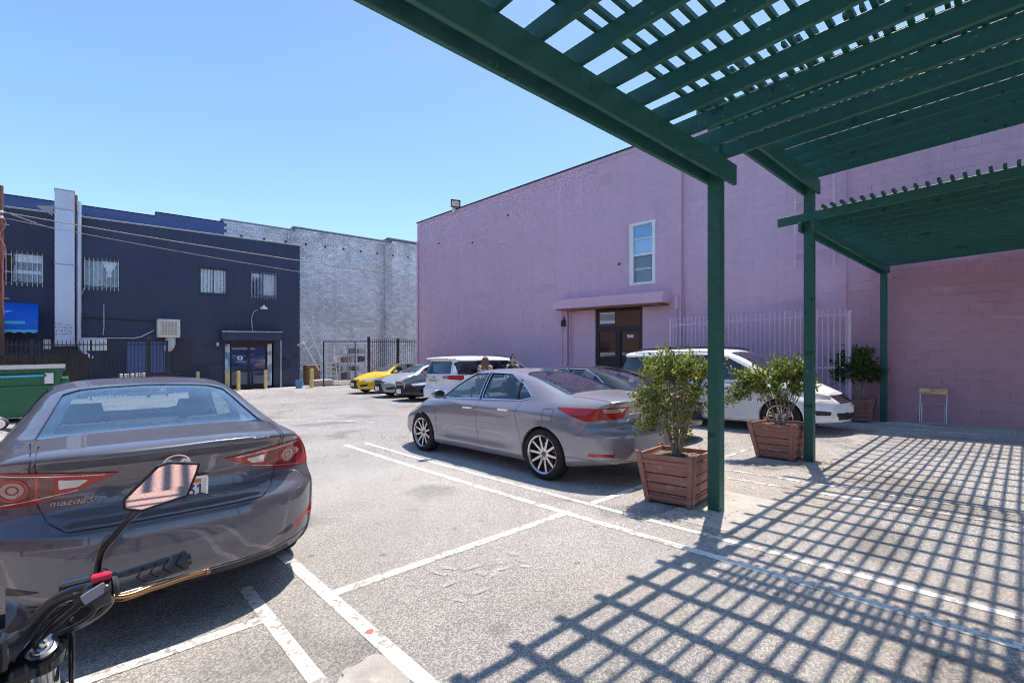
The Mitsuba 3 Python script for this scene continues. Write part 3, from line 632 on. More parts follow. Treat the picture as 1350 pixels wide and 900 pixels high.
# evaporative cooler
cl = part(nb, 'cooler', CB(XB+.02, XB+.55, Yb(2.93), Yb(3.90), Z(1.66), Z(2.62), .03), 'm_cream', label='cream evaporative cooler box on the navy wall')
part(cl, 'grille', cat([B(XB+.552, XB+.566, Yb(3.06), Yb(3.77), Z(1.80)+.085*i, Z(1.80)+.085*i+.055) for i in range(8)]), 'm_beige_grille')
part(cl, 'slat', cat([B(XB+.553, XB+.58, Yb(3.06)+.13*i, Yb(3.06)+.13*i+.03, Z(1.79), Z(2.50)) for i in range(6)]), 'm_cream')
part(cl, 'outlet_duct', tube(spline([(XB+.3, Yb(3.5), Z(1.66)), (XB+.3, Yb(3.5), Z(1.35)), (XB+.22, Yb(3.45), Z(1.15)), (XB+.02, Yb(3.4), Z(1.1))], 14), .21, 14), 'm_tarp', True)
# pipes and wires on the wall
def pipe(pts, r, m='m_steel_galv'): part(nb, 'pipe', tube(np.array([(XB+.06, Yb(y), Z(z)) for y, z in pts]), r, 8), m, True)
pipe([(.05, 2.62), (2.9, 2.50)], .022, 'm_black_steel'); pipe([(0, 1.62), (2.0, 1.62), (2.3, 1.70), (2.85, 2.05)], .03); pipe([(.83, 3.3), (.84, 2.2), (.80, 1.75)], .02, 'm_steel_galv')
pipe([(-.1, 3.4), (.14, 4.1)], .02)
part(nb, 'wall_sign', CB(XB+.001, XB+.03, Yb(4.10), Yb(4.30), Z(.62), Z(.80), .003), 'm_white_paint')
part(nb, 'vent_flap', CB(XB+.001, XB+.05, Yb(6.0)-.32, Yb(6.0)-.22, Z(1.2), Z(1.4), .01), 'm_white_paint')
part(nb, 'steel_hatch', CB(XB+.001, XB+.04, Yb(3.6), Yb(4.5), Z(-.2), Z(1.52), .01), 'm_navy_trim')
part(nb, 'low_window', cat([B(XB+.001, XB+.05, Yb(1.7), Yb(3.3), Z(-.2), Z(1.45))]), 'm_navy_upper', label='blue tinted low window behind the fence')
part(nb, 'white_board', B(XB+.001, XB+.09, Yb(-.1), Yb(.95), Z(1.0), Z(1.58)), 'm_white_paint')
part(nb, 'white_board', B(XB+.001, XB+.09, Yb(-1.3), Yb(-1.05), Z(1.1), Z(1.55)), 'm_white_paint')
for (y, z) in ((.02, 3.6), (9.2, .3), (-1.05, 5.0)): part(nb, 'junction_box', CB(XB+.001, XB+.08, Yb(y), Yb(y)+.12, Z(z), Z(z)+.16, .01), 'm_navy_trim')
dz0, dz1 = Z(1.45), Z(8.47)
dk = part(nb, 'air_duct', CB(XB+.1, XB+.85, Yb(-.95)+.05, Yb(-.25)+.02, dz0-.2, dz1, .01), 'm_duct', label='tall pale sheet metal air duct running up past the roof')
part(dk, 'seam', B(XB+.09, XB+.87, Yb(-.95)+.03, Yb(-.25)+.04, Z(5.0), Z(5.0)+.04), 'm_grey_box')
for z in (Z(7.55), dz1-.02): part(dk, 'seam', B(XB+.09, XB+.87, Yb(-.95)+.03, Yb(-.25)+.04, z, z+.04), 'm_grey_box')
# scribbled tag on the duct, four lines of spidery strokes
r3 = np.random.default_rng(11); gs = []
for ln in range(4):
    y = Yb(-.88)
    while y < Yb(-.33):
        w_ = r3.uniform(.05, .09); z = Z(2.25)-.14*ln
        pts = [(XB+.853, y+w_*r3.uniform(0, 1), z+.1*r3.uniform(-.5, .5)) for _ in range(5)]
        gs.append(tube(np.array(pts), .007, 4)); y += w_+.02
part(dk, 'graffiti', cat(gs), 'm_black_plastic', label='black scribbled graffiti tag', kind='stuff')
part(nb, 'downpipe', cat([cyl([XB+.55, Yb(-.07), Z(1.25)], [XB+.55, Yb(-.07), Z(8.1)], .085, 12), tube(spline([(XB+.55, Yb(-.07), Z(1.25)), (XB+.58, Yb(.1), Z(.95)), (XB+.6, Yb(.42), Z(.65))], 10), .08, 12)]), 'm_steel_galv', True)
part(nb, 'exhaust_stack', B(XB+.12, XB+.4, Yb(-.24), Yb(-.12), Z(6.8), Z(8.42)), 'm_brown_wood')
part(nb, 'roof_bracket', hull([(XB-.2, Yb(-1.55), ZR+.3), (XB+.1, Yb(-1.0), ZR-.12), (XB+.1, Yb(-.95), ZR+.35), (XB-.05, Yb(-1.0), ZR-.12), (XB-.25, Yb(-1.5), ZR+.3)]), 'm_grey_box')
# awning
aw = thing('awning', 'bright blue canvas awning with scalloped edge on the navy wall', 'awning')
ay0, ay1, az1, az0, ad = Yb(-4.2), Yb(-1.45), Z(3.2), Z(1.95), 1.25
part(aw, 'canopy', hull([(XB+.02, ay0, az1), (XB+.02, ay1-.0, az1), (XB+ad, ay0, az0+.35), (XB+ad, ay1+.02, az0+.35), (XB+.02, ay0, az0), (XB+.02, ay1, az0), (XB+ad, ay0, az0), (XB+ad, ay1+.02, az0)]), 'm_awning')
sc = Polygon([(ay0, .02)]+[(y, -.14+.06*abs(math.sin((y-ay0)*math.pi/.28))) for y in np.linspace(ay0, ay1+.02, 120)]+[(ay1+.02, .02)])
v = extr(sc, .02); v.apply_transform(frame([XB+ad+.002, 0, az0], [0, 1, 0], [0, 0, 1], [1, 0, 0])); part(aw, 'valance', v, 'm_awning_light')
part(aw, 'stripe', B(XB+ad, XB+ad+.012, ay0, ay1-.35, az0+.25, az0+.37), 'm_awning_light')
part(aw, 'emblem', B(XB+.7, XB+.74, ay0, ay1-1.1, az0+.9, az0+1.0), 'm_awning_light')

# ================================================================ WHITE BLOCK BUILDING behind the fence
wb = thing('block_building', 'tall grey white unpainted block wall building beyond the black fence', 'building')
XW = -36.0; s2 = 36/38
def Zw(z): return 1.45+(z-1.45)*s2
tops = [(6.85, 11.36, Zw(9.98)), (11.36, 18.9, Zw(10.24)), (18.9, 40, Zw(10.55))]
body = [B(XW-12, XW-.012, a, b, -3, t) for a, b, t in tops]
part(wb, 'wall', cat(body), 'm_block_joint')
lst = []
for row in range(-8, 55):
    z0 = row*.198
    for k in range(0, 100):
        yy = 2+k*.397+(row % 2)*.1985
        t = next((t for a, b, t in tops if a <= yy < b), None)
        if t is None or z0+.198 > t: continue
        V, F = block_face(.397, .198, .006, .012)
        Vw = np.stack([XW-.012-V[:, 1], yy+V[:, 0], z0+V[:, 2]], 1); lst.append((Vw, F))
part(wb, 'block', joined(lst), 'm_white_block', kind='stuff')
part(wb, 'coping', cat([B(XW-.3, XW+.03, a, b, t, t+.07) for a, b, t in tops]), 'm_grey_box')
for k in range(12):
    y = 6.6+k*1.42; part(wb, 'vent_hole', lathe([(0, 0), (.085, 0), (.085, .02), (0, .02)], 10, 'x').apply_translation([XW-.002, y, Zw(8.98)+.012*k]), 'm_black_plastic')
for y in (11.0, 18.6): part(wb, 'pilaster', B(XW, XW+.05, y, y+.42, -3, Zw(9.9)), 'm_white_block')

# brick building behind the camera and the purple street wall, seen only in reflections
bk = thing('brick_building', 'low brown brick building across the lot behind the viewer', 'building')
part(bk, 'wall', B(-34, 16, -14, -8.5, -3, 5.2), 'm_brick_far')
part(bk, 'coping', B(-34.05, 16.05, -14.05, -8.45, 5.2, 5.35), 'm_grey_box')
for x in (-16, -10, -4, 4): part(bk, 'window', B(x, x+1.8, -8.5, -8.46, 1.0, 2.4), 'm_black_gloss')

# ================================================================ FENCES, GATE, POLE, CABLES
fn = thing('steel_fence', 'black steel picket fence in front of the navy building', 'fence')
XF = -26.0
def pickets(parent, x0, y0, x1, y1, zt, step=.125, rails=(.12, 1.0), m='m_black_steel'):
    L = math.hypot(x1-x0, y1-y0); k = int(L/step)
    for i in range(k+1):
        t = i/k; x, y = x0+(x1-x0)*t, y0+(y1-y0)*t
        part(parent, 'picket', B(x-.0125, x+.0125, y-.0125, y+.0125, float(G(x, y))+.08, zt), m)
    for r in rails:
        z0, z1 = (zt-.18, zt-.18) if r == 1.0 else (float(G(x0, y0))+.2, float(G(x1, y1))+.2)
        part(parent, 'rail', bar([x0, y0, z0], [x1, y1, z1], .035, .045), m)
pickets(fn, XF, -9.5, XF, 2.84, 1.50)
for y in (-7, -4.2, -1.4, .3): part(fn, 'post', CB(XF-.03, XF+.03, y-.03, y+.03, float(G(XF, y))-.02, 1.52, .004), 'm_black_steel')
part(fn, 'post', CB(XF-.07, XF+.07, 2.12, 2.26, float(G(XF, 2.2))-.02, 1.60, .006), 'm_black_steel'); part(fn, 'post', CB(XF-.04, XF+.04, 2.80, 2.88, float(G(XF, 2.8))-.02, 1.50, .004), 'm_black_steel')
for k in range(27):
    y = -9.4+.385*k
    if y < .2: part(fn, 'privacy_board', B(XF-.06, XF-.04, y, y+.37, float(G(XF, y))+.05, .93), 'm_privacy')
g2 = thing('gap_fence', 'black steel picket fence closing the gap beside the purple building', 'fence')
XG = -27.2
pickets(g2, XG, 13.1, XG, 17.6, 1.62, .135)
for y in (13.0, 15.0, 16.75, 17.6): part(g2, 'post', CB(XG-.06, XG+.06, y-.06, y+.06, float(G(XG, y))-.02, 1.75 if y == 13.0 else 1.66, .005), 'm_black_steel')
gt = thing('chain_link_gate', 'black framed chain link gate standing open beside the yellow bollard', 'gate')
ga, gb_ = (XG+.3, 10.15), (XG+.35, 12.85); gzz = float(G(XG, 11.5))
part(gt, 'frame', cat([bar([*ga, 1.45], [*gb_, 1.45], .05, .05), bar([*ga, gzz+.15], [*gb_, gzz+.15], .05, .05), bar([ga[0], ga[1], gzz+.1], [ga[0], ga[1], 1.47], .05, .05, up=(0, 1, 0)), bar([gb_[0], gb_[1], gzz+.1], [gb_[0], gb_[1], 1.47], .05, .05, up=(0, 1, 0)), bar([ga[0]+.02, 12.0, gzz-.1], [ga[0]+.02, 12.0, 1.47], .045, .045, up=(0, 1, 0))]), 'm_black_steel')
mesh_ = []
H_ = 1.45-gzz-.15; L_ = gb_[1]-ga[1]
for s in np.arange(-H_, L_, .22):
    a0, a1 = max(s, 0), min(s+H_, L_)
    if a1-a0 > .05:
        mesh_ += [bar([ga[0], ga[1]+a0, gzz+.15+(a0-s)], [ga[0], ga[1]+a1, gzz+.15+(a1-s)], .008, .008, up=(1, 0, 0)), bar([ga[0]+.01, ga[1]+a0, 1.45-(a0-s)], [ga[0]+.01, ga[1]+a1, 1.45-(a1-s)], .008, .008, up=(1, 0, 0))]
part(gt, 'wire_mesh', cat(mesh_), 'm_steel_galv', kind='stuff')
sg = thing('scissor_gate', 'folded white lattice scissor gate leaning at the corner of the navy building', 'gate')
sx = XB+1.2
part(sg, 'strut', bar([sx, 9.55, 2.75], [sx+.2, 10.55, .25], .05, .05, up=(1, 0, 0)), 'm_white_paint'); part(sg, 'strut', bar([sx, 9.45, 1.55], [sx+.2, 10.35, -.25], .05, .05, up=(1, 0, 0)), 'm_white_paint')
for (a, b) in (((9.30, 2.0), (9.75, 2.25)), ((9.30, 2.0), (9.75, 1.7)), ((9.15, 1.25), (9.75, 1.5)), ((9.15, 1.25), (9.75, .95)), ((9.75, 2.25), (10.0, 1.7)), ((9.75, .95), (10.1, 1.3))): part(sg, 'lattice_bar', bar([sx+.05, a[0], a[1]], [sx+.1, b[0], b[1]], .03, .03, up=(1, 0, 0)), 'm_white_paint')
# yellow bollards
def bollard(x, y, h, label, r=.085):
    z = float(G(x, y)); k = thing('bollard', label, 'bollard', None)
    part(k, 'post', lathe([(0, 0), (r, 0), (r, h-.03), (r*.8, h-.005), (0, h)], 20).apply_translation([x, y, z-.01]), 'm_yellow_post', 40)
    part(k, 'base_ring', lathe([(r+.001, 0), (r+.05, 0), (r+.03, .03), (r+.001, .035)], 20).apply_translation([x, y, z]), 'm_concrete')
bollard(-27.95, 6.1, 1.05, 'yellow bollard standing left of the glass doors\' middle')
bollard(-28.3, 7.5, 1.05, 'yellow bollard standing before the right glass door')
bollard(-28.9, 4.45, 1.05, 'yellow bollard by the navy wall below the cooler')
bollard(-27.2, 9.6, 1.12, 'yellow bollard at the foot of the open chain link gate', .10)
single('blue_bin', lathe([(0, 0), (.17, 0), (.2, .45), (.18, .46), (.17, .4), (0, .4)], 16).apply_translation([-27.6, 9.05, float(G(-27.6, 9.05))]), 'm_blue_plastic', 'small blue bucket beside the yellow bollard at the gate', 'bucket')
# utility pole and cables
up = thing('utility_pole', 'brown wooden utility pole at the left edge of the lot', 'utility pole')
px, py = -28.05, -2.46
part(up, 'pole', tube([(px, py, float(G(px, py))-.05), (px, py, 7.75)], [.17, .14], 14), 'm_pole_wood', True)
for z, d in ((5.0, .35), (4.3, .4), (3.2, .3), (6.2, .3)): part(up, 'bracket', bar([px, py, z], [px+.05, py+d, z], .03, .03), 'm_steel_galv')
part(up, 'wire_coil', tube(spline([(px+.16, py+.05, 6.6), (px+.2, py+.22, 6.2), (px+.18, py+.05, 5.7), (px+.2, py+.2, 5.2), (px+.18, py+.12, 4.5), (px+.17, py+.16, 2.5)], 40), .02, 6), 'm_red_box', True)
part(up, 'insulator', cat([lathe([(0, 0), (.05, 0), (.06, .05), (.04, .1), (0, .1)], 10).apply_translation([px+.2, py+.1, z]) for z in (6.4, 6.62)]), 'm_white_paint')
def cable(a, b, sag, label, r=.018):
    a, b = np.array(a, float), np.array(b, float); t = np.linspace(0, 1, 30)[:, None]
    p = a+(b-a)*t; p[:, 2] -= sag*4*(t*(1-t))[:, 0]
    single('overhead_cable', tube(p, r, 5), 'm_cable', label, 'cable', True)
cable((px+.1, py+.1, 6.68), (-22.6, 13.66, 5.0), .12, 'upper pale overhead cable crossing the navy building', .022)
cable((px+.1, py+.1, 6.45), (-22.6, 13.66, 4.35), .18, 'lower pale overhead cable crossing the navy building', .013)
cable((px+.1, py+.1, 6.72), (-29.4, -.2, 6.3), .03, 'short slack cable from the pole to the air duct', .02)

# ================================================================ DUMPSTER and things behind the fences
dp = thing('dumpster', 'green steel dumpster with grey lid behind the grey sedan', 'dumpster')
dx, dy1 = -17.6, -.38; dz = float(G(dx, -1.5)); dy0 = dy1-3.0
part(dp, 'body', hull([(dx, dy0, dz+.12), (dx, dy1-.12, dz+.12), (dx-1.5, dy0, dz+.12), (dx-1.5, dy1-.12, dz+.12), (dx+.12, dy0, dz+1.32), (dx+.12, dy1, dz+1.32), (dx-1.6, dy0, dz+1.36), (dx-1.6, dy1, dz+1.36)]), 'm_dumpster')
part(dp, 'rim', cat([bar([dx+.16, dy0, dz+1.20], [dx+.16, dy1-.3, dz+1.20], .05, .07), bar([dx+.13, dy0, dz+1.32], [dx+.13, dy1+.03, dz+1.32], .06, .06), bar([dx+.1, dy1+.02, dz+1.32], [dx-1.6, dy1+.02, dz+1.36], .06, .06)]), 'm_dumpster')
part(dp, 'rib', bar([dx+.12, dy0, dz+.9], [dx+.12, dy1-.15, dz+.9], .05, .06), 'm_dumpster')
part(dp, 'side_pocket', CB(dx-.9, dx-.1, dy1-.02, dy1+.12, dz+.85, dz+1.1, .01), 'm_dumpster')
part(dp, 'lid', hull([(dx+.22, y, dz+z) for y in (dy0, dy1+.05) for z in (1.36, 1.385)]+[(dx-.7, y, dz+z) for y in (dy0, dy1+.05) for z in (1.42, 1.46)]+[(dx-1.65, y, dz+z) for y in (dy0, dy1+.05) for z in (1.38, 1.41)]), 'm_dumpster_lid')
part(dp, 'label_plate', B(dx+.165, dx+.17, dy1-.33, dy1-.16, dz+.98, dz+1.26), 'm_white_paint')
part(dp, 'foot', cat([B(dx-1.45, dx-.05, y, y+.12, dz, dz+.13) for y in (dy0+.1, dy1-.4)]), 'm_black_steel')
part(dp, 'light_strip', B(dx+.19, dx+.195, dy0, dy1-.35, dz+1.175, dz+1.22), 'm_awning_light', label='pale band along the rim')
# shelf of boxes behind the steel fence
rk = thing('storage_rack', 'low black storage rack behind the steel fence', 'rack')
rx, ry0, ry1 = -27.3, 1.1, 3.05; rz = float(G(rx, 2))
part(rk, 'frame', cat([B(rx-.4, rx, ry0, ry1, rz+z, rz+z+.03) for z in (.12, .47, .82)]+[B(x-.02, x+.02, y-.02, y+.02, rz, rz+.9) for x in (rx-.38, rx-.02) for y in (ry0, ry1)]), 'm_black_steel')
ORD = ['leftmost', 'second', 'third', 'fourth', 'fifth', 'sixth']
def boxes(ys, z, m, what, w=.15, h=.17):
    for i, y in enumerate(ys): single('box', CB(rx-.3, rx-.03, y, y+w, rz+z, rz+z+h, .008), m, f'{ORD[i]} '+what.replace('boxes', 'box')+(' counted from the left' if i else ''), 'box', group=what)
boxes([1.25+.2*i for i in range(5)], .852, 'm_white_paint', 'white boxes on the top shelf of the storage rack')
boxes([1.85, 2.04, 2.23, 2.42, 2.75, 2.92], .502, 'm_red_box', 'red boxes on the middle shelf of the storage rack', .14, .13)
boxes([1.4, 1.62, 1.84, 2.7, 2.88], .152, 'm_white_paint', 'white boxes on the bottom shelf of the storage rack')
# clutter beyond the gate
zz = float(G(-30, 12))
ldr = thing('step_ladder', 'white aluminium step ladder standing beyond the chain link gate', 'ladder')
lx, ly = -31.2, 12.2
for y in (ly-.27, ly+.27): part(ldr, 'leg', bar([lx+.35, y*1.0+(.1 if y > ly else -.1), zz], [lx, y, zz+2.4], .06, .03, up=(0, 1, 0)), 'm_white_paint')
for y in (ly-.27, ly+.27): part(ldr, 'leg', bar([lx-.8, y, zz], [lx, y, zz+2.4], .05, .03, up=(0, 1, 0)), 'm_white_paint')
for i in range(8): t = (i+.7)/8.4; part(ldr, 'step', B(lx+.35*(1-t)-.05, lx+.35*(1-t)+.05, ly-.33+.05*t, ly+.33-.05*t, zz+2.4*t, zz+2.4*t+.04), 'm_white_paint')
cb = thing('wooden_cabinet', 'brown wooden cabinet standing beyond the chain link gate', 'cabinet')
part(cb, 'body', CB(-31.3, -30.7, 10.5, 11.35, zz, zz+1.25, .01), 'm_brown_wood'); part(cb, 'door', CB(-30.7, -30.67, 10.55, 10.92, zz+.1, zz+1.15, .004), 'm_brown_wood'); part(cb, 'door', CB(-30.7, -30.67, 10.94, 11.31, zz+.1, zz+1.15, .004), 'm_brown_wood')
single('tarpaulin', hull([(-30.5, 10.3, zz+2.9), (-30.4, 10.9, zz+2.8), (-30.45, 10.4, zz+1.5), (-30.6, 10.35, zz+2.9), (-30.6, 10.9, zz+2.8)]), 'm_tarp', 'grey triangular tarpaulin hanging behind the gate', 'tarpaulin')
r4 = np.random.default_rng(21)
shelf = thing('junk_shelf', 'grey metal shelf crammed with scrap beyond the gate', 'shelf')
part(shelf, 'frame', cat([B(-32.4, -31.9, 12.6, 15.2, zz+z, zz+z+.03) for z in (.1, .7, 1.3, 1.9, 2.5)]+[B(x-.02, x+.02, y-.02, y+.02, zz, zz+2.6) for x in (-32.4, -31.9) for y in (12.6, 13.9, 15.2)]), 'm_grey_box')
for i in range(16):
    lv = (.13, .73, 1.33, 1.93)[i % 4]; y = 12.7+.6*(i//4)+r4.uniform(0, .1); w_ = r4.uniform(.25, .45)
    single('scrap_box', CB(-32.35, -31.95, y, y+w_, zz+lv, zz+lv+r4.uniform(.25, .5), .01), ['m_grey_box', 'm_white_paint', 'm_black_plastic', 'm_brown_wood', 'm_tarp'][i*3 % 5], f"{['grey', 'white', 'black', 'brown', 'dull pale'][i*3 % 5]} scrap box, {['leftmost', 'second', 'third', 'rightmost'][i//4]} on the {['lowest', 'second lowest', 'second highest', 'highest'][i % 4]} shelf beyond the gate", 'box', group='scrap boxes on the shelf beyond the gate')
plm = thing('pallet_stack', 'low stack of weathered pallets on the ground beyond the gate', 'pallets')
for k in range(3): part(plm, 'pallet', cat([B(-29.9, -28.9, 10.4+.2*i, 10.55+.2*i, zz+.14*k+.1, zz+.14*k+.12) for i in range(6)]+[B(-29.9+.42*j, -29.8+.42*j, 10.4, 11.55, zz+.14*k, zz+.14*k+.1) for j in range(3)]), 'm_concrete')

# ================================================================ CARS: lofted bodies, windows and lamps cut from them
def pch(pts):
    a = np.asarray(pts, float); f = PchipInterpolator(a[:, 0], a[:, 1]); lo, hi = a[0, 0], a[-1, 0]
    return lambda x: f(np.clip(x, lo, hi))
class Loft:
    """car body, x from the rear bumper (0) to the nose (L), y to the left, z up from the ground"""
    def __init__(s, sp, nst=96): s.sp, s.nst, s.cache = sp, nst, {}
    def mesh(s, t=0.0):
        """the closed body surface moved inwards by t metres"""
        if t in s.cache: return s.cache[t]
        sp = s.sp; L = sp['L']
        xs = np.unique(np.r_[np.linspace(0, L, s.nst), np.linspace(0, .5, 14), np.linspace(L-.6, L, 14)])
        keep = [0.0]
        for q in xs[1:]:
            if q-keep[-1] > .009: keep.append(float(q))
        keep[-1] = L; xs = np.array(keep)
        f = {k: pch(sp[k]) for k in ('ztop', 'zbelt', 'w', 'wb', 'wr', 'dr', 'zb')}
        nA, nB, nC = 44, 24, 13
        ta, tb = np.linspace(0, 1, nA), np.linspace(0, 1, nB)
        half = []
        for x in xs:
            zt, zl, w, wb, wr, drr, zb = (float(f[k](x)) for k in ('ztop', 'zbelt', 'w', 'wb', 'wr', 'dr', 'zb'))
            zl = min(zl, zt-.02); zr = max(zt-drr, zl+.008); ws = w-.02; zw = zb+(zl-zb)*sp.get('wz', .60)
            A = np.array([[ws-.11, zb], [ws-.03, zb+.03], [ws, zb+.12], [w-.004, zw-.12], [w, zw], [w-.012, zw+(zl-zw)*.55], [wb, zl]])
            m = (np.array([wb, zl])+np.array([wr, zr]))/2; bul = sp.get('tumble', .02)*min(1, (zr-zl)/.25)
            Bp = np.array([[wb, zl], [m[0]+bul, m[1]+bul*.6], [wr, zr], [wr*.80, zr+.62*(zt-zr)], [wr*.45, zr+.92*(zt-zr)], [0, zt]])
            A[:, 0] -= t; Bp[:-1, 0] = np.maximum(Bp[:-1, 0]-t, .001); A[0, 1] += t; A[1, 1] += t*.7; Bp[2:, 1] -= t; Bp[1, 1] -= t*.5
            def cur(P, tt):
                k = np.r_[0, np.cumsum(np.linalg.norm(np.diff(P, axis=0), axis=1)**.7)]; k /= k[-1]
                return np.stack([PchipInterpolator(k, P[:, i])(tt) for i in (0, 1)], 1)
            a, b = cur(A, ta), cur(Bp, tb)
            a = np.vstack([a, b[1:]])
            # keep heights rising so that the end caps stay clean
            a[:, 1] = np.maximum.accumulate(a[:, 1]+np.arange(len(a))*2e-5)
            for (c0, amp, wd, xa, xb) in sp.get('ridges', []):
                zc = c0(x) if callable(c0) else c0
                k = min(1, max(0, (x-xa)/.5))*min(1, max(0, (xb-x)/.5))
                msk = np.arange(len(a)) < nA
                a[:, 0] += msk*amp*k*np.exp(-((a[:, 1]-zc)/wd)**2)
            half.append(a)
        half = np.array(half); n = half.shape[1]
        cols = np.linspace(-1, 1, nC)
        rings = []
        for h in half:
            bot = np.stack([cols*h[0, 0], np.full(nC, h[0, 1])], 1)
            R = h[1:]; Lf = h[1:-1][::-1]*[-1, 1]
            rings.append(np.vstack([bot, R, Lf]))
        rings = np.array(rings); M = rings.shape[1]; xx = t+xs*(L-2*t)/L
        V = np.concatenate([np.broadcast_to(xx[:, None, None], (len(xs), M, 1)), rings], 2)
        def deform(v):
            v = v.copy(); x, y, z = v[..., 0], v[..., 1], v[..., 2]
            if 'rear' in sp:
                d = sp['rear'](y, z); a = sp.get('ra', .8); v[..., 0] = np.where(x < a, x+(1-np.clip(x/a, 0, 1))*d, x); x = v[..., 0]
            if 'front' in sp:
                d = sp['front'](y, z); a = sp.get('fa', .9); q = L-x; v[..., 0] = np.where(q < a, x-(1-np.clip(q/a, 0, 1))*d, x)
            return v
        P = [deform(V).reshape(-1, 3)]; F = []
        i, j = np.meshgrid(np.arange(len(xs)-1), np.arange(M), indexing='ij')
        a0 = (i*M+j).ravel(); b0 = (i*M+(j+1) % M).ravel(); c0 = a0+M; d0 = b0+M
        F.append(np.vstack([np.stack([a0, c0, d0], 1), np.stack([a0, d0, b0], 1)]))
        base = len(P[0])
        for end, h, x in ((0, half[0], xx[0]), (1, half[-1], xx[-1])):
            g = np.stack([np.full((n, nC), x), h[:, :1]*cols[None], np.broadcast_to(h[:, 1:], (n, nC))], -1)
            P.append(deform(g).reshape(-1, 3)); F.append(grid_faces(n, nC, flip=(end == 0))+base); base += n*nC
        m = trimesh.Trimesh(np.vstack(P), np.vstack(F), process=False); m.merge_vertices(digits_vertex=6)
        m.update_faces(m.nondegenerate_faces(height=1e-9)); m.remove_unreferenced_vertices()
        if m.volume < 0: m.invert()
        s.cache[t] = m; return m
    def man(s, t=0.0):
        k = ('m', t)
        if k not in s.cache:
            m = s.mesh(t); q = Manifold(m3.Mesh(np.asarray(m.vertices, np.float32), np.asarray(m.faces, np.uint32)))
            if q.is_empty():
                e = m.edges_sorted; u, c = np.unique(e, axis=0, return_counts=True); raise ValueError(f'open {t} {q.status()} {m.is_watertight} {[(m.vertices[a].round(3).tolist(), int(k)) for a, k in zip(u[c!=2], c[c!=2])][:6]} {(c!=2).sum()}')
            s.cache[k] = q.as_original()
        return s.cache[k]
def prism_y(poly, y0, y1):
    m = extr(poly, y1-y0); m.apply_transform(frame([0, y0, 0], [1, 0, 0], [0, 0, 1], [0, -1, 0])); m.apply_translation([0, y1-y0, 0]); m.fix_normals(); return man(m)
def prism_x(poly, x0, x1):
    m = extr(poly, x1-x0); m.apply_transform(frame([x0, 0, 0], [0, 1, 0], [0, 0, 1], [1, 0, 0])); return man(m)
def prism_z(poly, z0, z1): return man(extr(poly, z1-z0, z0))
def boxm(x0, x1, y0, y1, z0, z1): return Manifold.cube([x1-x0, y1-y0, z1-z0]).translate([x0, y0, z0])
def shade(man_, loft, t, M, only=None):
    """(v, f, n): faces of the loft surface get its smooth normals, cut faces stay flat; only='skin' keeps the first kind"""
    q = man_.to_mesh(); v = np.array(q.vert_properties[:, :3], float); f = np.array(q.tri_verts); skin = np.zeros(len(f), bool)
    ids = {loft.man(k).original_id(): k for k in t}
    for i, oid in enumerate(q.run_original_id):
        if oid in ids: skin[q.run_index[i]//3:q.run_index[i+1]//3] = True
    if only == 'skin': f = f[skin]; skin = np.ones(len(f), bool)
    fn = np.cross(v[f[:, 1]]-v[f[:, 0]], v[f[:, 2]]-v[f[:, 0]]); fn /= np.linalg.norm(fn, axis=1, keepdims=True)+1e-20
    V = v[f].reshape(-1, 3); N = np.repeat(fn, 3, axis=0)
    ref = loft.mesh(t[0]); 
    if 'kd' not in loft.cache:
        loft.cache['kd'] = (cKDTree(loft.mesh(0.0).vertices), np.array(loft.mesh(0.0).vertex_normals))
    kd, vn = loft.cache['kd']; idx = np.repeat(skin, 3)
    if idx.any():
        d, k = kd.query(V[idx], k=4); w = 1/(d+1e-4)**2
        cand = vn[k]; w = w*(np.abs((cand*N[idx][:, None]).sum(-1)) > .45); sg = np.sign((cand*N[idx][:, None]).sum(-1)); 
        nn = (cand*(w*sg)[..., None]).sum(1); ln = np.linalg.norm(nn, axis=1, keepdims=True); N[idx] = np.where(ln > 1e-6, nn/np.maximum(ln, 1e-9), N[idx])
    # merge equal corners to keep it small
    key = np.round(np.hstack([V, N]), 5); u, inv = np.unique(key, axis=0, return_inverse=True)
    F = inv.reshape(-1, 3); F = F[(F[:, 0] != F[:, 1]) & (F[:, 1] != F[:, 2]) & (F[:, 0] != F[:, 2])]
    W = u[:, :3]@M[:3, :3].T+M[:3, 3]; Nn = u[:, 3:]@np.linalg.inv(M[:3, :3])
    return W, F, Nn/np.maximum(np.linalg.norm(Nn, axis=1, keepdims=True), 1e-9)
def ply_n(v, f, n, m):
    return {'type': 'ply', 'filename': meshkit.write_ply((v, f), False, normals=n), 'face_normals': False, 'bsdf': {'type': 'ref', 'id': m}}

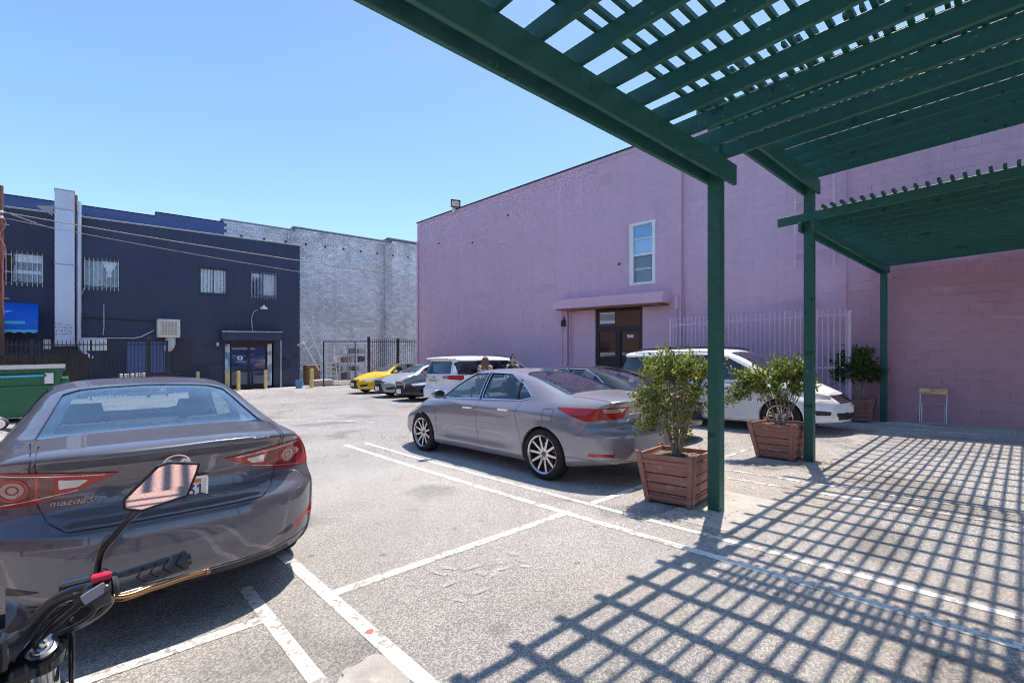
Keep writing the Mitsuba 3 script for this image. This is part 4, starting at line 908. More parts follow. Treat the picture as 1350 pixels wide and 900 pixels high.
def wheel_meshes(r, w, style, rr):
    """(tyre, rim, disc) turned about y, outer face at -y ... +y symmetric; outer side is +y"""
    h = w/2
    tyre = lathe([(rr, -h+.012), (rr+.012, -h), (r-.035, -h), (r-.012, -h+.012), (r, -h+.035), (r, h-.035), (r-.012, h-.012), (r-.035, h), (rr+.012, h), (rr, h-.012), (rr-.012, 0), (rr, -h+.012)], 56, 'y')
    rim = [lathe([(rr-.004, -h+.02), (rr+.006, -h+.004), (rr-.012, -h+.02), (rr-.03, -.02), (rr-.03, h-.05), (rr-.014, h-.012), (rr+.006, h-.002), (rr+.002, h-.016), (rr-.006, h-.03), (rr-.018, 0), (rr-.004, -h+.02)], 56, 'y')]
    n = style[0]; R1 = rr-.022
    polys = [Point(0, 0).buffer(.068, 24)]
    for i in range(n):
        a = 2*math.pi*i/n
        if style[1] == 'twin':
            for s in (-1, 1):
                b0, b1 = a+s*.10, a+s*.235
                p = Polygon([(.05*math.cos(a+s*.7), .05*math.sin(a+s*.7)), (.05*math.cos(a-s*.0), .05*math.sin(a)), (R1*math.cos(a+s*.10), R1*math.sin(a+s*.10)), (R1*math.cos(a+s*.19), R1*math.sin(a+s*.19))])
                polys.append(p.buffer(.006))
        else:
            wv = style[2]; p = Polygon([(.05, -.5*wv-.008), (R1, -wv), (R1, wv), (.05, .5*wv+.008)]); polys.append(affinity.rotate(p, math.degrees(a), origin=(0, 0)).buffer(.004))
    sp_ = shapely.union_all(polys)
    for k in range(5): sp_ = sp_.difference(Point(.045*math.cos(k*1.2566+.6), .045*math.sin(k*1.2566+.6)).buffer(.008))
    m = extr(sp_, .028)
    rad = np.linalg.norm(m.vertices[:, :2], axis=1); m.vertices[:, 2] -= .022*(1-rad/R1)*np.where(m.vertices[:, 2] > .01, 1, 1)  # dished face
    m.apply_transform(frame([0, h-.052, 0], [1, 0, 0], [0, 0, -1], [0, 1, 0])); rim.append(m)
    hubcap = lathe([(0, .0), (.028, 0), (.032, -.01), (.032, -.03), (0, -.03)], 24, 'y'); hubcap.apply_translation([0, h-.035, 0]); 
    disc = lathe([(0, 0), (.145, 0), (.145, .02), (0, .02)], 32, 'y'); disc.apply_translation([0, h-.11, 0])
    back = lathe([(0, 0), (rr-.035, 0), (rr-.035, .01), (0, .01)], 40, 'y'); back.apply_translation([0, -.03, 0])
    return tyre, cat(rim), hubcap, disc, back

def ring_poly(p, t): return p.difference(p.buffer(-t))
def rr_poly(x0, x1, y0, y1, r): return sbox(x0+r, y0+r, x1-r, y1-r).buffer(r, 8)
def sm(poly, r): return Polygon(poly).buffer(-r).buffer(r, 8)

def car(name, label, sp, x, y, heading, paint_m, group=None, lod=96, interior=True):
    """x, y: where the middle between the axles stands; heading: where the nose points"""
    key = thing(name, label, 'car' if not sp.get('cat') else sp['cat'], group)
    L = sp['L']; xm = (sp['axr']+sp['axf'])/2
    M = pose(x, y, heading) @ frame([-xm, 0, 0], [1, 0, 0], [0, 1, 0], [0, 0, sp.get('zs', .955)])
    lo = Loft(sp, lod); out = lo.man(0.0); t = .03
    def local(m): return move(m, M=M)
    def pt(n, m, mt, smooth=False, parent=None, label=None): return part(parent or key, n, local(m), mt, smooth, label)
    def skin(n, mm, mt, ts=(0.0,), only=None, parent=None, label=None):
        if mm.is_empty(): return None
        v, f, nn = shade(mm, lo, list(ts), M, only)
        if not len(f): return None
        k = part(parent or key, n, ply_n(v, f, nn, mt), mt, label=label); return k
    # cabin space
    belt = pch(sp['zbelt']); zfl = sp['shelf']
    cab = lo.man(t) ^ boxm(sp['cab'][0], sp['cab'][1], -2, 2, zfl, 3)
    low = (lo.man(.09) ^ boxm(sp['axr']+.48, sp['axf']-.55, -2, 2, .30, zfl+.05))
    body = out-(cab+low)
    arch = sp.get('arch', sp['r']+.035)
    wells = Manifold()
    for ax in (sp['axr'], sp['axf']):
        for s in (-1, 1):
            c = Manifold.cylinder(.30, arch, arch, 64).rotate([90*s, 0, 0]).translate([ax, s*1.0 if s > 0 else -1.0, sp['r']-.005])
            if s > 0: c = Manifold.cylinder(.40, arch, arch, 64).rotate([-90, 0, 0]).translate([ax, .64, sp['r']-.005])
            else: c = Manifold.cylinder(.40, arch, arch, 64).rotate([90, 0, 0]).translate([ax, -.64, sp['r']-.005])
            wells = wells+c
    body = body-wells
    # windows
    side = [sm(p, .012) for p in sp['side']]
    up_ = boxm(-1, L+1, -2, 2, zfl-.06, 3)
    cutters = []
    for p in side:
        for s in (-1, 1): cutters.append((prism_y(p, .30, 1.3) if s > 0 else prism_y(p, -1.3, -.30)))
    rw = prism_z(sp['rearw'], zfl-.02, 3) ^ boxm(-1, sp['rw_x1'], -2, 2, 0, 3)
    fw = prism_z(sp['frontw'], zfl-.05, 3)
    for c in cutters+[rw, fw]: body = body-c
    # lamps, recesses
    pieces = []
    lamps = [(n, prism_x(p, a, b) if v == 'x' else prism_y(p, a, b) if v == 'y' else (prism_x(p[0], a, b) ^ prism_y(p[1], -2, 2)) if v == 'xy' else prism_z(p, a, b), mt, pr) for n, v, p, a, b, mt, pr in sp['lamps']]
    grooves = []
    g8 = lo.man(.010)
    for v, pts, a, b in sp['gaps']:
        pl = LineString(pts).buffer(.0035, cap_style='square')
        grooves.append(prism_x(pl, a, b) if v == 'x' else prism_y(pl, a, b) if v == 'y' else prism_z(pl, a, b))
        if v == 'y': grooves.append(prism_y(pl, -b, -a))
    for g in grooves: body = body-(g-g8)
    for v, p, a, b, dp in sp.get('recess', []):
        pr = prism_x(p, a, b) if v == 'x' else prism_y(p, a, b)
        body = body-(pr-lo.man(dp))
        skin('recess_panel', (lo.man(dp+.0015) ^ pr)-lo.man(dp+.012), sp.get('recess_m', 'm_black_plastic'), (dp+.0015,))
    bk = skin('body', body, paint_m)
    gm = sp.get('gm', 'm_glass'); gmr = sp.get('gmr', gm)
    fr = lo.man(.012)
    for p in side:
        for s in (-1, 1):
            c = prism_y(p.buffer(.012), .30, 1.3) if s > 0 else prism_y(p.buffer(.012), -1.3, -.30)
            skin('side_window', lo.man(.009) ^ c, sp.get('gms', gm), (.009,), 'skin')
    for p in side:
        rp = p.buffer(.013).difference(p)
        for s in (-1, 1):
            c = prism_y(rp, .30, 1.3) if s > 0 else prism_y(rp, -1.3, -.30)
            skin('window_trim', (lo.man(-.003) ^ c)-lo.man(.008), sp.get('trim', 'm_black_gloss'), (-.003,))
    for p in sp.get('pillars', []):
        for s in (-1, 1):
            c = prism_y(Polygon(p), .30, 1.3) if s > 0 else prism_y(Polygon(p), -1.3, -.30)
            skin('pillar', (lo.man(-.0025) ^ c)-lo.man(.01), 'm_black_gloss', (-.0025,))
    rwb = prism_z(sp['rearw'].buffer(.004), zfl-.02, 3) ^ boxm(-1, sp['rw_x1'], -2, 2, 0, 3)
    skin('rear_window', lo.man(.007) ^ rwb, gmr, (.007,), 'skin')
    skin('windscreen', lo.man(.007) ^ prism_z(sp['frontw'].buffer(.004), zfl-.05, 3), gm, (.007,), 'skin')
    fb = sp.get('frit', .05)
    def frit(poly, rr): return poly.difference(poly.buffer(-fb).buffer(-rr).buffer(rr, 10))
    fz = prism_z(frit(sp['rearw'], .10), zfl-.02, 3) ^ boxm(-1, sp['rw_x1'], -2, 2, 0, 3)
    skin('window_border', (fr ^ fz)-lo.man(.018), 'm_black_gloss', (.012,), 'skin')
    skin('window_border', (fr ^ prism_z(frit(sp['frontw'], .08), zfl-.05, 3))-lo.man(.018), 'm_black_gloss', (.012,), 'skin')
    for n, pr, mt, pro in lamps: skin(n, (lo.man(-pro) ^ pr)-lo.man(.012), mt, (-pro,))
    # underside and wheel wells
    pt('underside', B(.75, L-.6, -.62, .62, sp['zu']+.05, sp['zu']+.07), 'm_black_plastic')
    for ax in (sp['axr'], sp['axf']):
        for s in (-1, 1):
            an = np.linspace(-.25, math.pi+.25, 24); V = np.array([[ax+(arch-.004)*math.cos(a), yy*s, sp['r']-.005+(arch-.004)*math.sin(a)] for a in an for yy in (.60, .86)])
            F = grid_faces(24, 2); liner = trimesh.Trimesh(V, np.vstack([F, F[:, ::-1]]), process=False)
            pt('wheel_liner', cat([liner, B(ax-arch, ax+arch, s*.62-.01, s*.62+.01, sp['zu']+.03, sp['r']+arch-.01)]), 'm_black_plastic', True)
    # wheels
    tyre, rim, hubc, disc, back = wheel_meshes(sp['r'], sp['tw'], sp['wheel'], sp['rr'])
    for ax in (sp['axr'], sp['axf']):
        for s in (-1, 1):
            W = frame([ax, s*(sp['track']-sp['tw']/2), sp['r']], [s, 0, 0], [0, s, 0], [0, 0, 1]); rot = trimesh.transformations.rotation_matrix(rng.uniform(0, 6.28), [0, 1, 0])
            tr = lambda m: move(m, M=W@rot)
            wk = pt('wheel', tr(tyre), 'm_rubber', 40)
            pt('rim', tr(rim), sp.get('rim_m', 'm_alloy'), 30, wk); pt('hub_cap', tr(hubc), 'm_dark_metal', 30, wk); pt('brake_disc', tr(disc), 'm_dark_metal', 30, wk); pt('wheel_back', tr(back), 'm_black_plastic', False, wk)
    # interior
    if interior:
        sm_ = sp.get('seat_m', 'm_seat_fabric')
        def seat(xc, yc, w, hb, ht):
            k = pt('seat', cat([hull([(xc-.05, yc+i, zz_) for i in (-w, w) for zz_ in (.38, .55)]+[(xc+.5, yc+i, zz_) for i in (-w, w) for zz_ in (.38, .58)]), hull([(xc-.02, yc-w, .5), (xc-.02, yc+w, .5), (xc+.12, yc-w, .5), (xc+.12, yc+w, .5), (xc-.22, yc-w*.85, hb), (xc-.22, yc+w*.85, hb), (xc-.12, yc-w*.85, hb), (xc-.12, yc+w*.85, hb), (xc-.10, yc-w, .9), (xc-.10, yc+w, .9), (xc+.02, yc-w, .85), (xc+.02, yc+w, .85)])]), sm_, 30)
            hr = hull([(xc-.25+a, yc+b*w*.5*c, hb+.02+d) for a, c, d in ((0, .75, .02), (.1, .75, .02), (0, 1, .1), (.1, 1, .1), (.02, .8, ht), (.09, .8, ht)) for b in (-1, 1)])
            pt('headrest', cat([hr, cyl([xc-.19, yc-.05, hb-.02], [xc-.2, yc-.05, hb+.05], .008, 6), cyl([xc-.19, yc+.05, hb-.02], [xc-.2, yc+.05, hb+.05], .008, 6)]), sm_, 30, k)
        for s in (-1, 1): seat(sp['seatx'], s*.37, .25, sp['hb'], .20)
        for s in (-1, 1): seat(sp['seatx']-.92, s*.36, .34, sp['hb']-.03, .14)
        dx = sp['dash']; zd = sp['zd']
        pt('dashboard', hull([(dx, s*.68, z) for s in (-1, 1) for z in (.5, zd-.05)]+[(dx+.12, s*.66, zd) for s in (-1, 1)]+[(dx+.55, s*.6, zd-.08) for s in (-1, 1)]+[(dx+.55, s*.6, .6) for s in (-1, 1)]), 'm_black_plastic')
        tor = trimesh.creation.torus(.175, .016, 28, 8); tor.apply_transform(trimesh.transformations.rotation_matrix(math.radians(-66), [0, 1, 0])); tor.apply_translation([dx-.13, .37, zd-.05]); 
        pt('steering_wheel', cat([tor, bar([dx-.13, .21, zd-.05], [dx-.13, .53, zd-.05], .03, .02), cyl([dx-.13, .37, zd-.05], [dx+.1, .37, zd-.12], .03, 8)]), 'm_black_plastic', True)
        if sp.get('parcel'): a, b, zz_ = sp['parcel']; pt('parcel_shelf', B(a, b, -.62, .62, zz_-.02, zz_), sm_)
        pt('rear_view_mirror', CB(sp['rvm'][0], sp['rvm'][0]+.03, -.12, .12, sp['rvm'][1]-.035, sp['rvm'][1]+.035, .01), 'm_black_plastic')
    pt('floor_pan', B(sp['axr']+.3, sp['axf']-.5, -.72, .72, .29, .31), 'm_black_plastic')
    # door mirrors
    mx, my, mz = sp['mirror']
    for s in (-1, 1):
        h = trimesh.creation.icosphere(subdivisions=3, radius=1); v = h.vertices; v[:, 0] = np.where(v[:, 0] < 0, v[:, 0]*.35, v[:, 0]); h.apply_scale([.10, .115, .075]); h.apply_translation([mx, s*(my+.12), mz+.02])
        k = pt('door_mirror', cat([h, bar([mx+.02, s*(my-.03), mz-.06], [mx+.02, s*(my+.08), mz-.02], .05, .03)]), sp.get('mirror_m', paint_m), 40)
        pt('mirror_glass', move(lathe([(0, 0), (1, 0), (.97, .01), (0, .012)], 24, 'x').apply_scale([1, .095, .06]), (mx-.043, s*(my+.12), mz+.02)), 'm_chrome', False, k)
    for hx, hz in sp['handles']:
        for s in (-1, 1):
            w_ = float(pch(sp['w'])(hx)); yy = sp.get('hy', w_-.012)
            hm = hull([(hx+a, s*(yy+b), hz+c) for a, b, c in ((-.11, 0, -.015), (-.11, 0, .015), (.11, 0, -.015), (.11, 0, .015), (-.09, .028, -.012), (-.09, .028, .012), (.09, .028, -.012), (.09, .028, .012))])
            pt('door_handle', hm, sp.get('handle_m', 'm_chrome'), 30)
    return key, pt, skin, lo

def plate(pt, o, xdir, txt, foot='', size=(.305, .152), sub=True):
    xdir = np.asarray(xdir, float); y = np.array([0, 0, 1.]); y -= xdir*np.dot(xdir, y); z = np.cross(xdir, y); Fm = frame(o, xdir, y, z)
    p = extr(rr_poly(-size[0]/2, size[0]/2, -size[1]/2, size[1]/2, .012), .004); k = pt('number_plate', move(p, M=Fm), 'm_plate')
    rim = extr(ring_poly(rr_poly(-size[0]/2-.008, size[0]/2+.008, -size[1]/2-.008, size[1]/2+.008, .014), .012), .007); pt('plate_frame', move(rim, M=Fm), 'm_chrome', False, k)
    if txt:
        tm = meshkit.text_mesh(txt, .062, .0015, True); w_ = tm.extents[0]; tm.apply_scale([min(1.0, .27/w_), 1, 1]); tm.apply_translation([-(tm.bounds[0, 0]+tm.bounds[1, 0])/2, -.028, .0042]); pt('lettering', move(tm, M=Fm), 'm_plate_ink', False, k)
    if foot:
        tm = meshkit.text_mesh(foot, .020, .0015, True); tm.apply_translation([-(tm.bounds[0, 0]+tm.bounds[1, 0])/2, -.070, .0042]); pt('lettering', move(tm, M=Fm), 'm_plate_ink', False, k)
    pt('sticker', move(B(.06, .125, .045, .066, .0042, .0052), M=Fm), 'm_plate_orange', False, k)
    return k
def bump(z, pts): return pch(pts)(z)

# ---------------------------------------------------------------- the graphite saloon close to the viewer
SEDAN_A = dict(L=4.58, axr=.98, axf=3.68, r=.325, rr=.235, tw=.205, track=.885, zu=.17, shelf=.95, cab=(.56, 3.42), lift=0,
    ztop=[(0, 1.085), (.06, 1.105), (.35, 1.13), (.60, 1.15), (.95, 1.235), (1.3, 1.335), (1.65, 1.412), (2.1, 1.452), (2.5, 1.448), (2.85, 1.39), (3.15, 1.235), (3.42, 1.06), (3.55, 1.015), (4.0, .94), (4.35, .84), (4.58, .72)],
    zbelt=[(0, .965), (.4, 1.0), (.9, 1.015), (1.6, .985), (2.6, .95), (3.3, .925), (3.8, .85), (4.3, .72), (4.58, .62)],
    w=[(0, .855), (.35, .89), (1.0, .898), (2.4, .885), (3.4, .893), (3.9, .885), (4.58, .83)],
    wb=[(0, .775), (.5, .805), (1.2, .80), (2.5, .80), (3.4, .80), (3.9, .79), (4.58, .72)],
    wr=[(0, .66), (.4, .65), (.9, .605), (1.5, .565), (2.2, .56), (2.7, .565), (3.2, .60), (3.5, .66), (4.2, .62), (4.58, .5)],
    dr=[(0, .03), (.5, .035), (.9, .05), (1.6, .055), (2.8, .06), (3.3, .05), (3.6, .04), (4.58, .05)],
    zb=[(0, .30), (.25, .26), (.7, .20), (1.2, .18), (3.4, .18), (4.1, .20), (4.58, .24)], ra=.85, fa=1.0, wz=.62, tumble=.022,
    rear=lambda y, z: .46*np.clip(np.abs(y)/.90, 0, 1.1)**3.6+bump(z, [(.2, .12), (.30, .05), (.42, .01), (.60, 0), (.69, .015), (.735, .075), (.80, .115), (.88, .125), (.955, .10), (1.02, .065), (1.075, .012), (1.10, .02), (1.14, .05)]),
    front=lambda y, z: .55*np.clip(np.abs(y)/.90, 0, 1.1)**3+bump(z, [(.2, .1), (.35, .0), (.6, .03), (.75, .2), (1.0, .4)]),
    ridges=[(lambda x: .80+.03*x, .012, .05, .4, 4.2), (.42, -.018, .10, 1.3, 3.3)],
    side=[[(1.42, 1.02), (2.18, .995), (2.18, 1.385), (1.80, 1.372), (1.5, 1.25)], [(2.25, .995), (3.22, .965), (2.95, 1.18), (2.62, 1.375), (2.25, 1.388)]],
    pillars=[[(2.17, .99), (2.26, .99), (2.26, 1.395), (2.17, 1.395)]],
    rearw=sm([(.60, -.60), (.60, .60), (1.48, .495), (1.56, .40), (1.60, 0), (1.56, -.40), (1.48, -.495)], .03), rw_x1=2.0, frontw=sm([(2.86, -.50), (2.86, .50), (3.30, .60), (3.42, .35), (3.44, 0), (3.42, -.35), (3.30, -.60)], .03),
    lamps=[f for q in (1, -1) for f in (('tail_lamp', 'x', sm([(q*.235, .968), (q*.50, 1.0), (q*.78, 1.018), (q*1.0, 1.018), (q*1.0, .812), (q*.76, .812), (q*.56, .838), (q*.40, .890)], .004), -.1, .80, 'm_red_lens', .006),
           ('lamp_core', 'x', sm([(q*.49, .982), (q*.548, .986), (q*.548, .856), (q*.49, .868)], .004), -.1, .6, 'm_red_dark', .0075), ('lamp_core', 'x', sm([(q*.562, .986), (q*.72, .995), (q*.72, .835), (q*.562, .856)], .02), -.1, .7, 'm_red_dark', .0072),
           ('reversing_lens', 'x', sm([(q*.36, .946), (q*.475, .958), (q*.472, .905), (q*.40, .912)], .004), -.1, .6, 'm_clear_lens', .0078),
           ('lamp_strip', 'x', Polygon([(q*.30, .968), (q*.74, 1.004), (q*.74, .998), (q*.30, .963)]), -.1, .6, 'm_clear_lens', .0078), ('lamp_strip', 'x', Polygon([(q*.40, .896), (q*.74, .828), (q*.74, .823), (q*.40, .892)]), -.1, .6, 'm_clear_lens', .0078),
           ('stop_lens', 'x', Point(q*.642, .916).buffer(.044), -.1, .7, 'm_stop_lens', .009), ('stop_ring', 'x', Point(q*.642, .916).buffer(.062).difference(Point(q*.642, .916).buffer(.048)), -.1, .7, 'm_red_lens', .010), ('stop_core', 'x', Point(q*.642, .916).buffer(.026).difference(Point(q*.642, .916).buffer(.018)), -.1, .7, 'm_red_dark', .0105))]+[
           ('reflector', 'x', sm([(.64, .452), (.86, .50), (.86, .462), (.66, .43)], .004), -.1, .8, 'm_red_lens', .004), ('reflector', 'x', sm([(-.64, .452), (-.86, .50), (-.86, .462), (-.66, .43)], .004), -.1, .8, 'm_red_lens', .004),
           ('reflector_housing', 'x', sm([(.52, .425), (.64, .46), (.66, .428), (.6, .415)], .003), -.1, .8, 'm_black_gloss', .002), ('reflector_housing', 'x', sm([(-.52, .425), (-.64, .46), (-.66, .428), (-.6, .415)], .003), -.1, .8, 'm_black_gloss', .002),
           ('boot_panel', 'x', sm([(-.29, .915), (.29, .915), (.46, .73), (.40, .705), (-.40, .705), (-.46, .73)], .02), -.1, .4, 'm_paint_graphite', .0012),  # boot lid panel in the plain body colour
           ('valance', 'x', sm([(-.62, .33), (.62, .33), (.66, .2), (-.66, .2)], .02), -.1, .5, 'm_black_plastic', .003),
           ('headlamp', 'x', sm([(.42, .66), (.85, .74), (.95, .72), (.9, .64), (.6, .60)], .01), 3.7, 4.7, 'm_clear_lens', .005), ('headlamp', 'x', sm([(-.42, .66), (-.85, .74), (-.95, .72), (-.9, .64), (-.6, .60)], .01), 3.7, 4.7, 'm_clear_lens', .005),
           ('grille', 'x', sm([(-.4, .62), (.4, .62), (.3, .36), (-.3, .36)], .03), 4.2, 4.7, 'm_black_plastic', .003)],
    gaps=[('x', [(-.56, 1.14), (-.555, 1.0), (-.555, .85), (-.51, .745), (-.44, .70), (.44, .70), (.51, .745), (.555, .85), (.555, 1.0), (.56, 1.14)], -.1, .40), ('z', [(.02, .57), (.55, .60)], .9, 1.3), ('z', [(.02, -.57), (.55, -.60)], .9, 1.3),
          ('x', [(-.92, .375), (-.5, .345), (.5, .345), (.92, .375)], -.1, .7), ('x', [(.70, .60), (.80, .835)], -.1, .75) if False else ('y', [(.30, .83), (.42, .64), (.60, .56)], .5, 1.1), ('y', [(1.46, 1.0), (1.48, .75), (1.40, .55), (1.38, .3)], .5, 1.1), ('y', [(2.22, 1.38), (2.22, .25)], .5, 1.1), ('y', [(3.25, .95), (3.25, .3)], .5, 1.1), ('y', [(.80, .95), (.95, .95), (.95, .80), (.80, .80), (.80, .95)], .5, 1.1),
          ('x', [(.31+.038*math.cos(a), .455+.038*math.sin(a)) for a in np.linspace(0, 6.28, 20)], -.1, .3)],
    wheel=(5, 'twin'), seatx=2.28, hb=1.02, dash=2.88, zd=1.0, parcel=(.66, 1.35, 1.03), rvm=(2.72, 1.32), mirror=(3.05, .86, 1.02), handles=[(1.62, .86), (2.44, .84)], handle_m='m_paint_graphite', frit=.07)
k, pt, skin, lo = car('sedan', 'graphite grey saloon seen from behind in the left foreground', SEDAN_A, -5.42, .37, math.pi, 'm_paint_graphite')
def rear_x(lo, y, z, rev=False):
    """where the rear (or front) skin lies at y, z"""
    loc, _, _ = lo.mesh(0.0).ray.intersects_location([[-2 if not rev else 9, y, z]], [[1 if not rev else -1, 0, 0]])
    return loc[:, 0].min() if not rev else loc[:, 0].max()
xr = rear_x(lo, 0, .80)
plate(pt, [xr-.006, 0, .80], (0, -1, 0), '6TRV831', 'METRO.com')
def winged(pt, o, xdir, s):
    """oval ring with a wing inside"""
    xdir = np.asarray(xdir, float); Fm = frame(o, xdir, [0, 0, 1], np.cross(xdir, [0, 0, 1]))
    el = affinity.scale(Point(0, 0).buffer(1, 40), .062*s, .050*s)
    wing = Polygon([(-.058, .012), (-.030, .026), (0, -.004), (.030, .026), (.058, .012), (.050, .0), (.034, .012), (.012, -.016), (0, -.022), (-.012, -.016), (-.034, .012), (-.050, .0)]).buffer(0); wing = affinity.scale(wing, s, s, origin=(0, 0))
    m = extr(shapely.union_all([el.difference(affinity.scale(el, .86, .83)), wing.intersection(el)]), .010); pt('emblem', move(m, M=Fm), 'm_chrome', label='chrome oval winged emblem')
winged(pt, [rear_x(lo, 0, 1.03)-.004, 0, .985], (0, -1, 0), 1.05)
def badge(pt, lo, txt, y, z, h, slant=0):
    a, b = rear_x(lo, y-.05, z), rear_x(lo, y+.05, z); c, d = rear_x(lo, y, z-.02), rear_x(lo, y, z+.02)
    xd = np.array([a-b, -.10, 0]); yd = np.array([d-c, 0, .04]); x0 = (a+b)/2
    m = meshkit.text_mesh(txt, h, .006, False); m.vertices[:, 0] = m.vertices[:, 0]*1.25+m.vertices[:, 1]*slant; m.apply_translation([-(m.bounds[0, 0]+m.bounds[1, 0])/2, -h/2, 0])
    xd /= np.linalg.norm(xd); yd -= xd*np.dot(xd, yd); yd /= np.linalg.norm(yd); zd = np.cross(xd, yd)
    pt('badge', move(m, M=frame(np.array([x0, y, z])+zd*.002, xd, yd, zd)), 'm_chrome')
badge(pt, lo, 'mazda3', .42, .835, .026, .25); badge(pt, lo, 'SKYACTIV', -.47, .822, .017)
pt('brake_light', CB(1.40, 1.43, -.14, .14, 1.325, 1.345, .004), 'm_red_dark')
for yy in np.linspace(-.5, .5, 0): pass

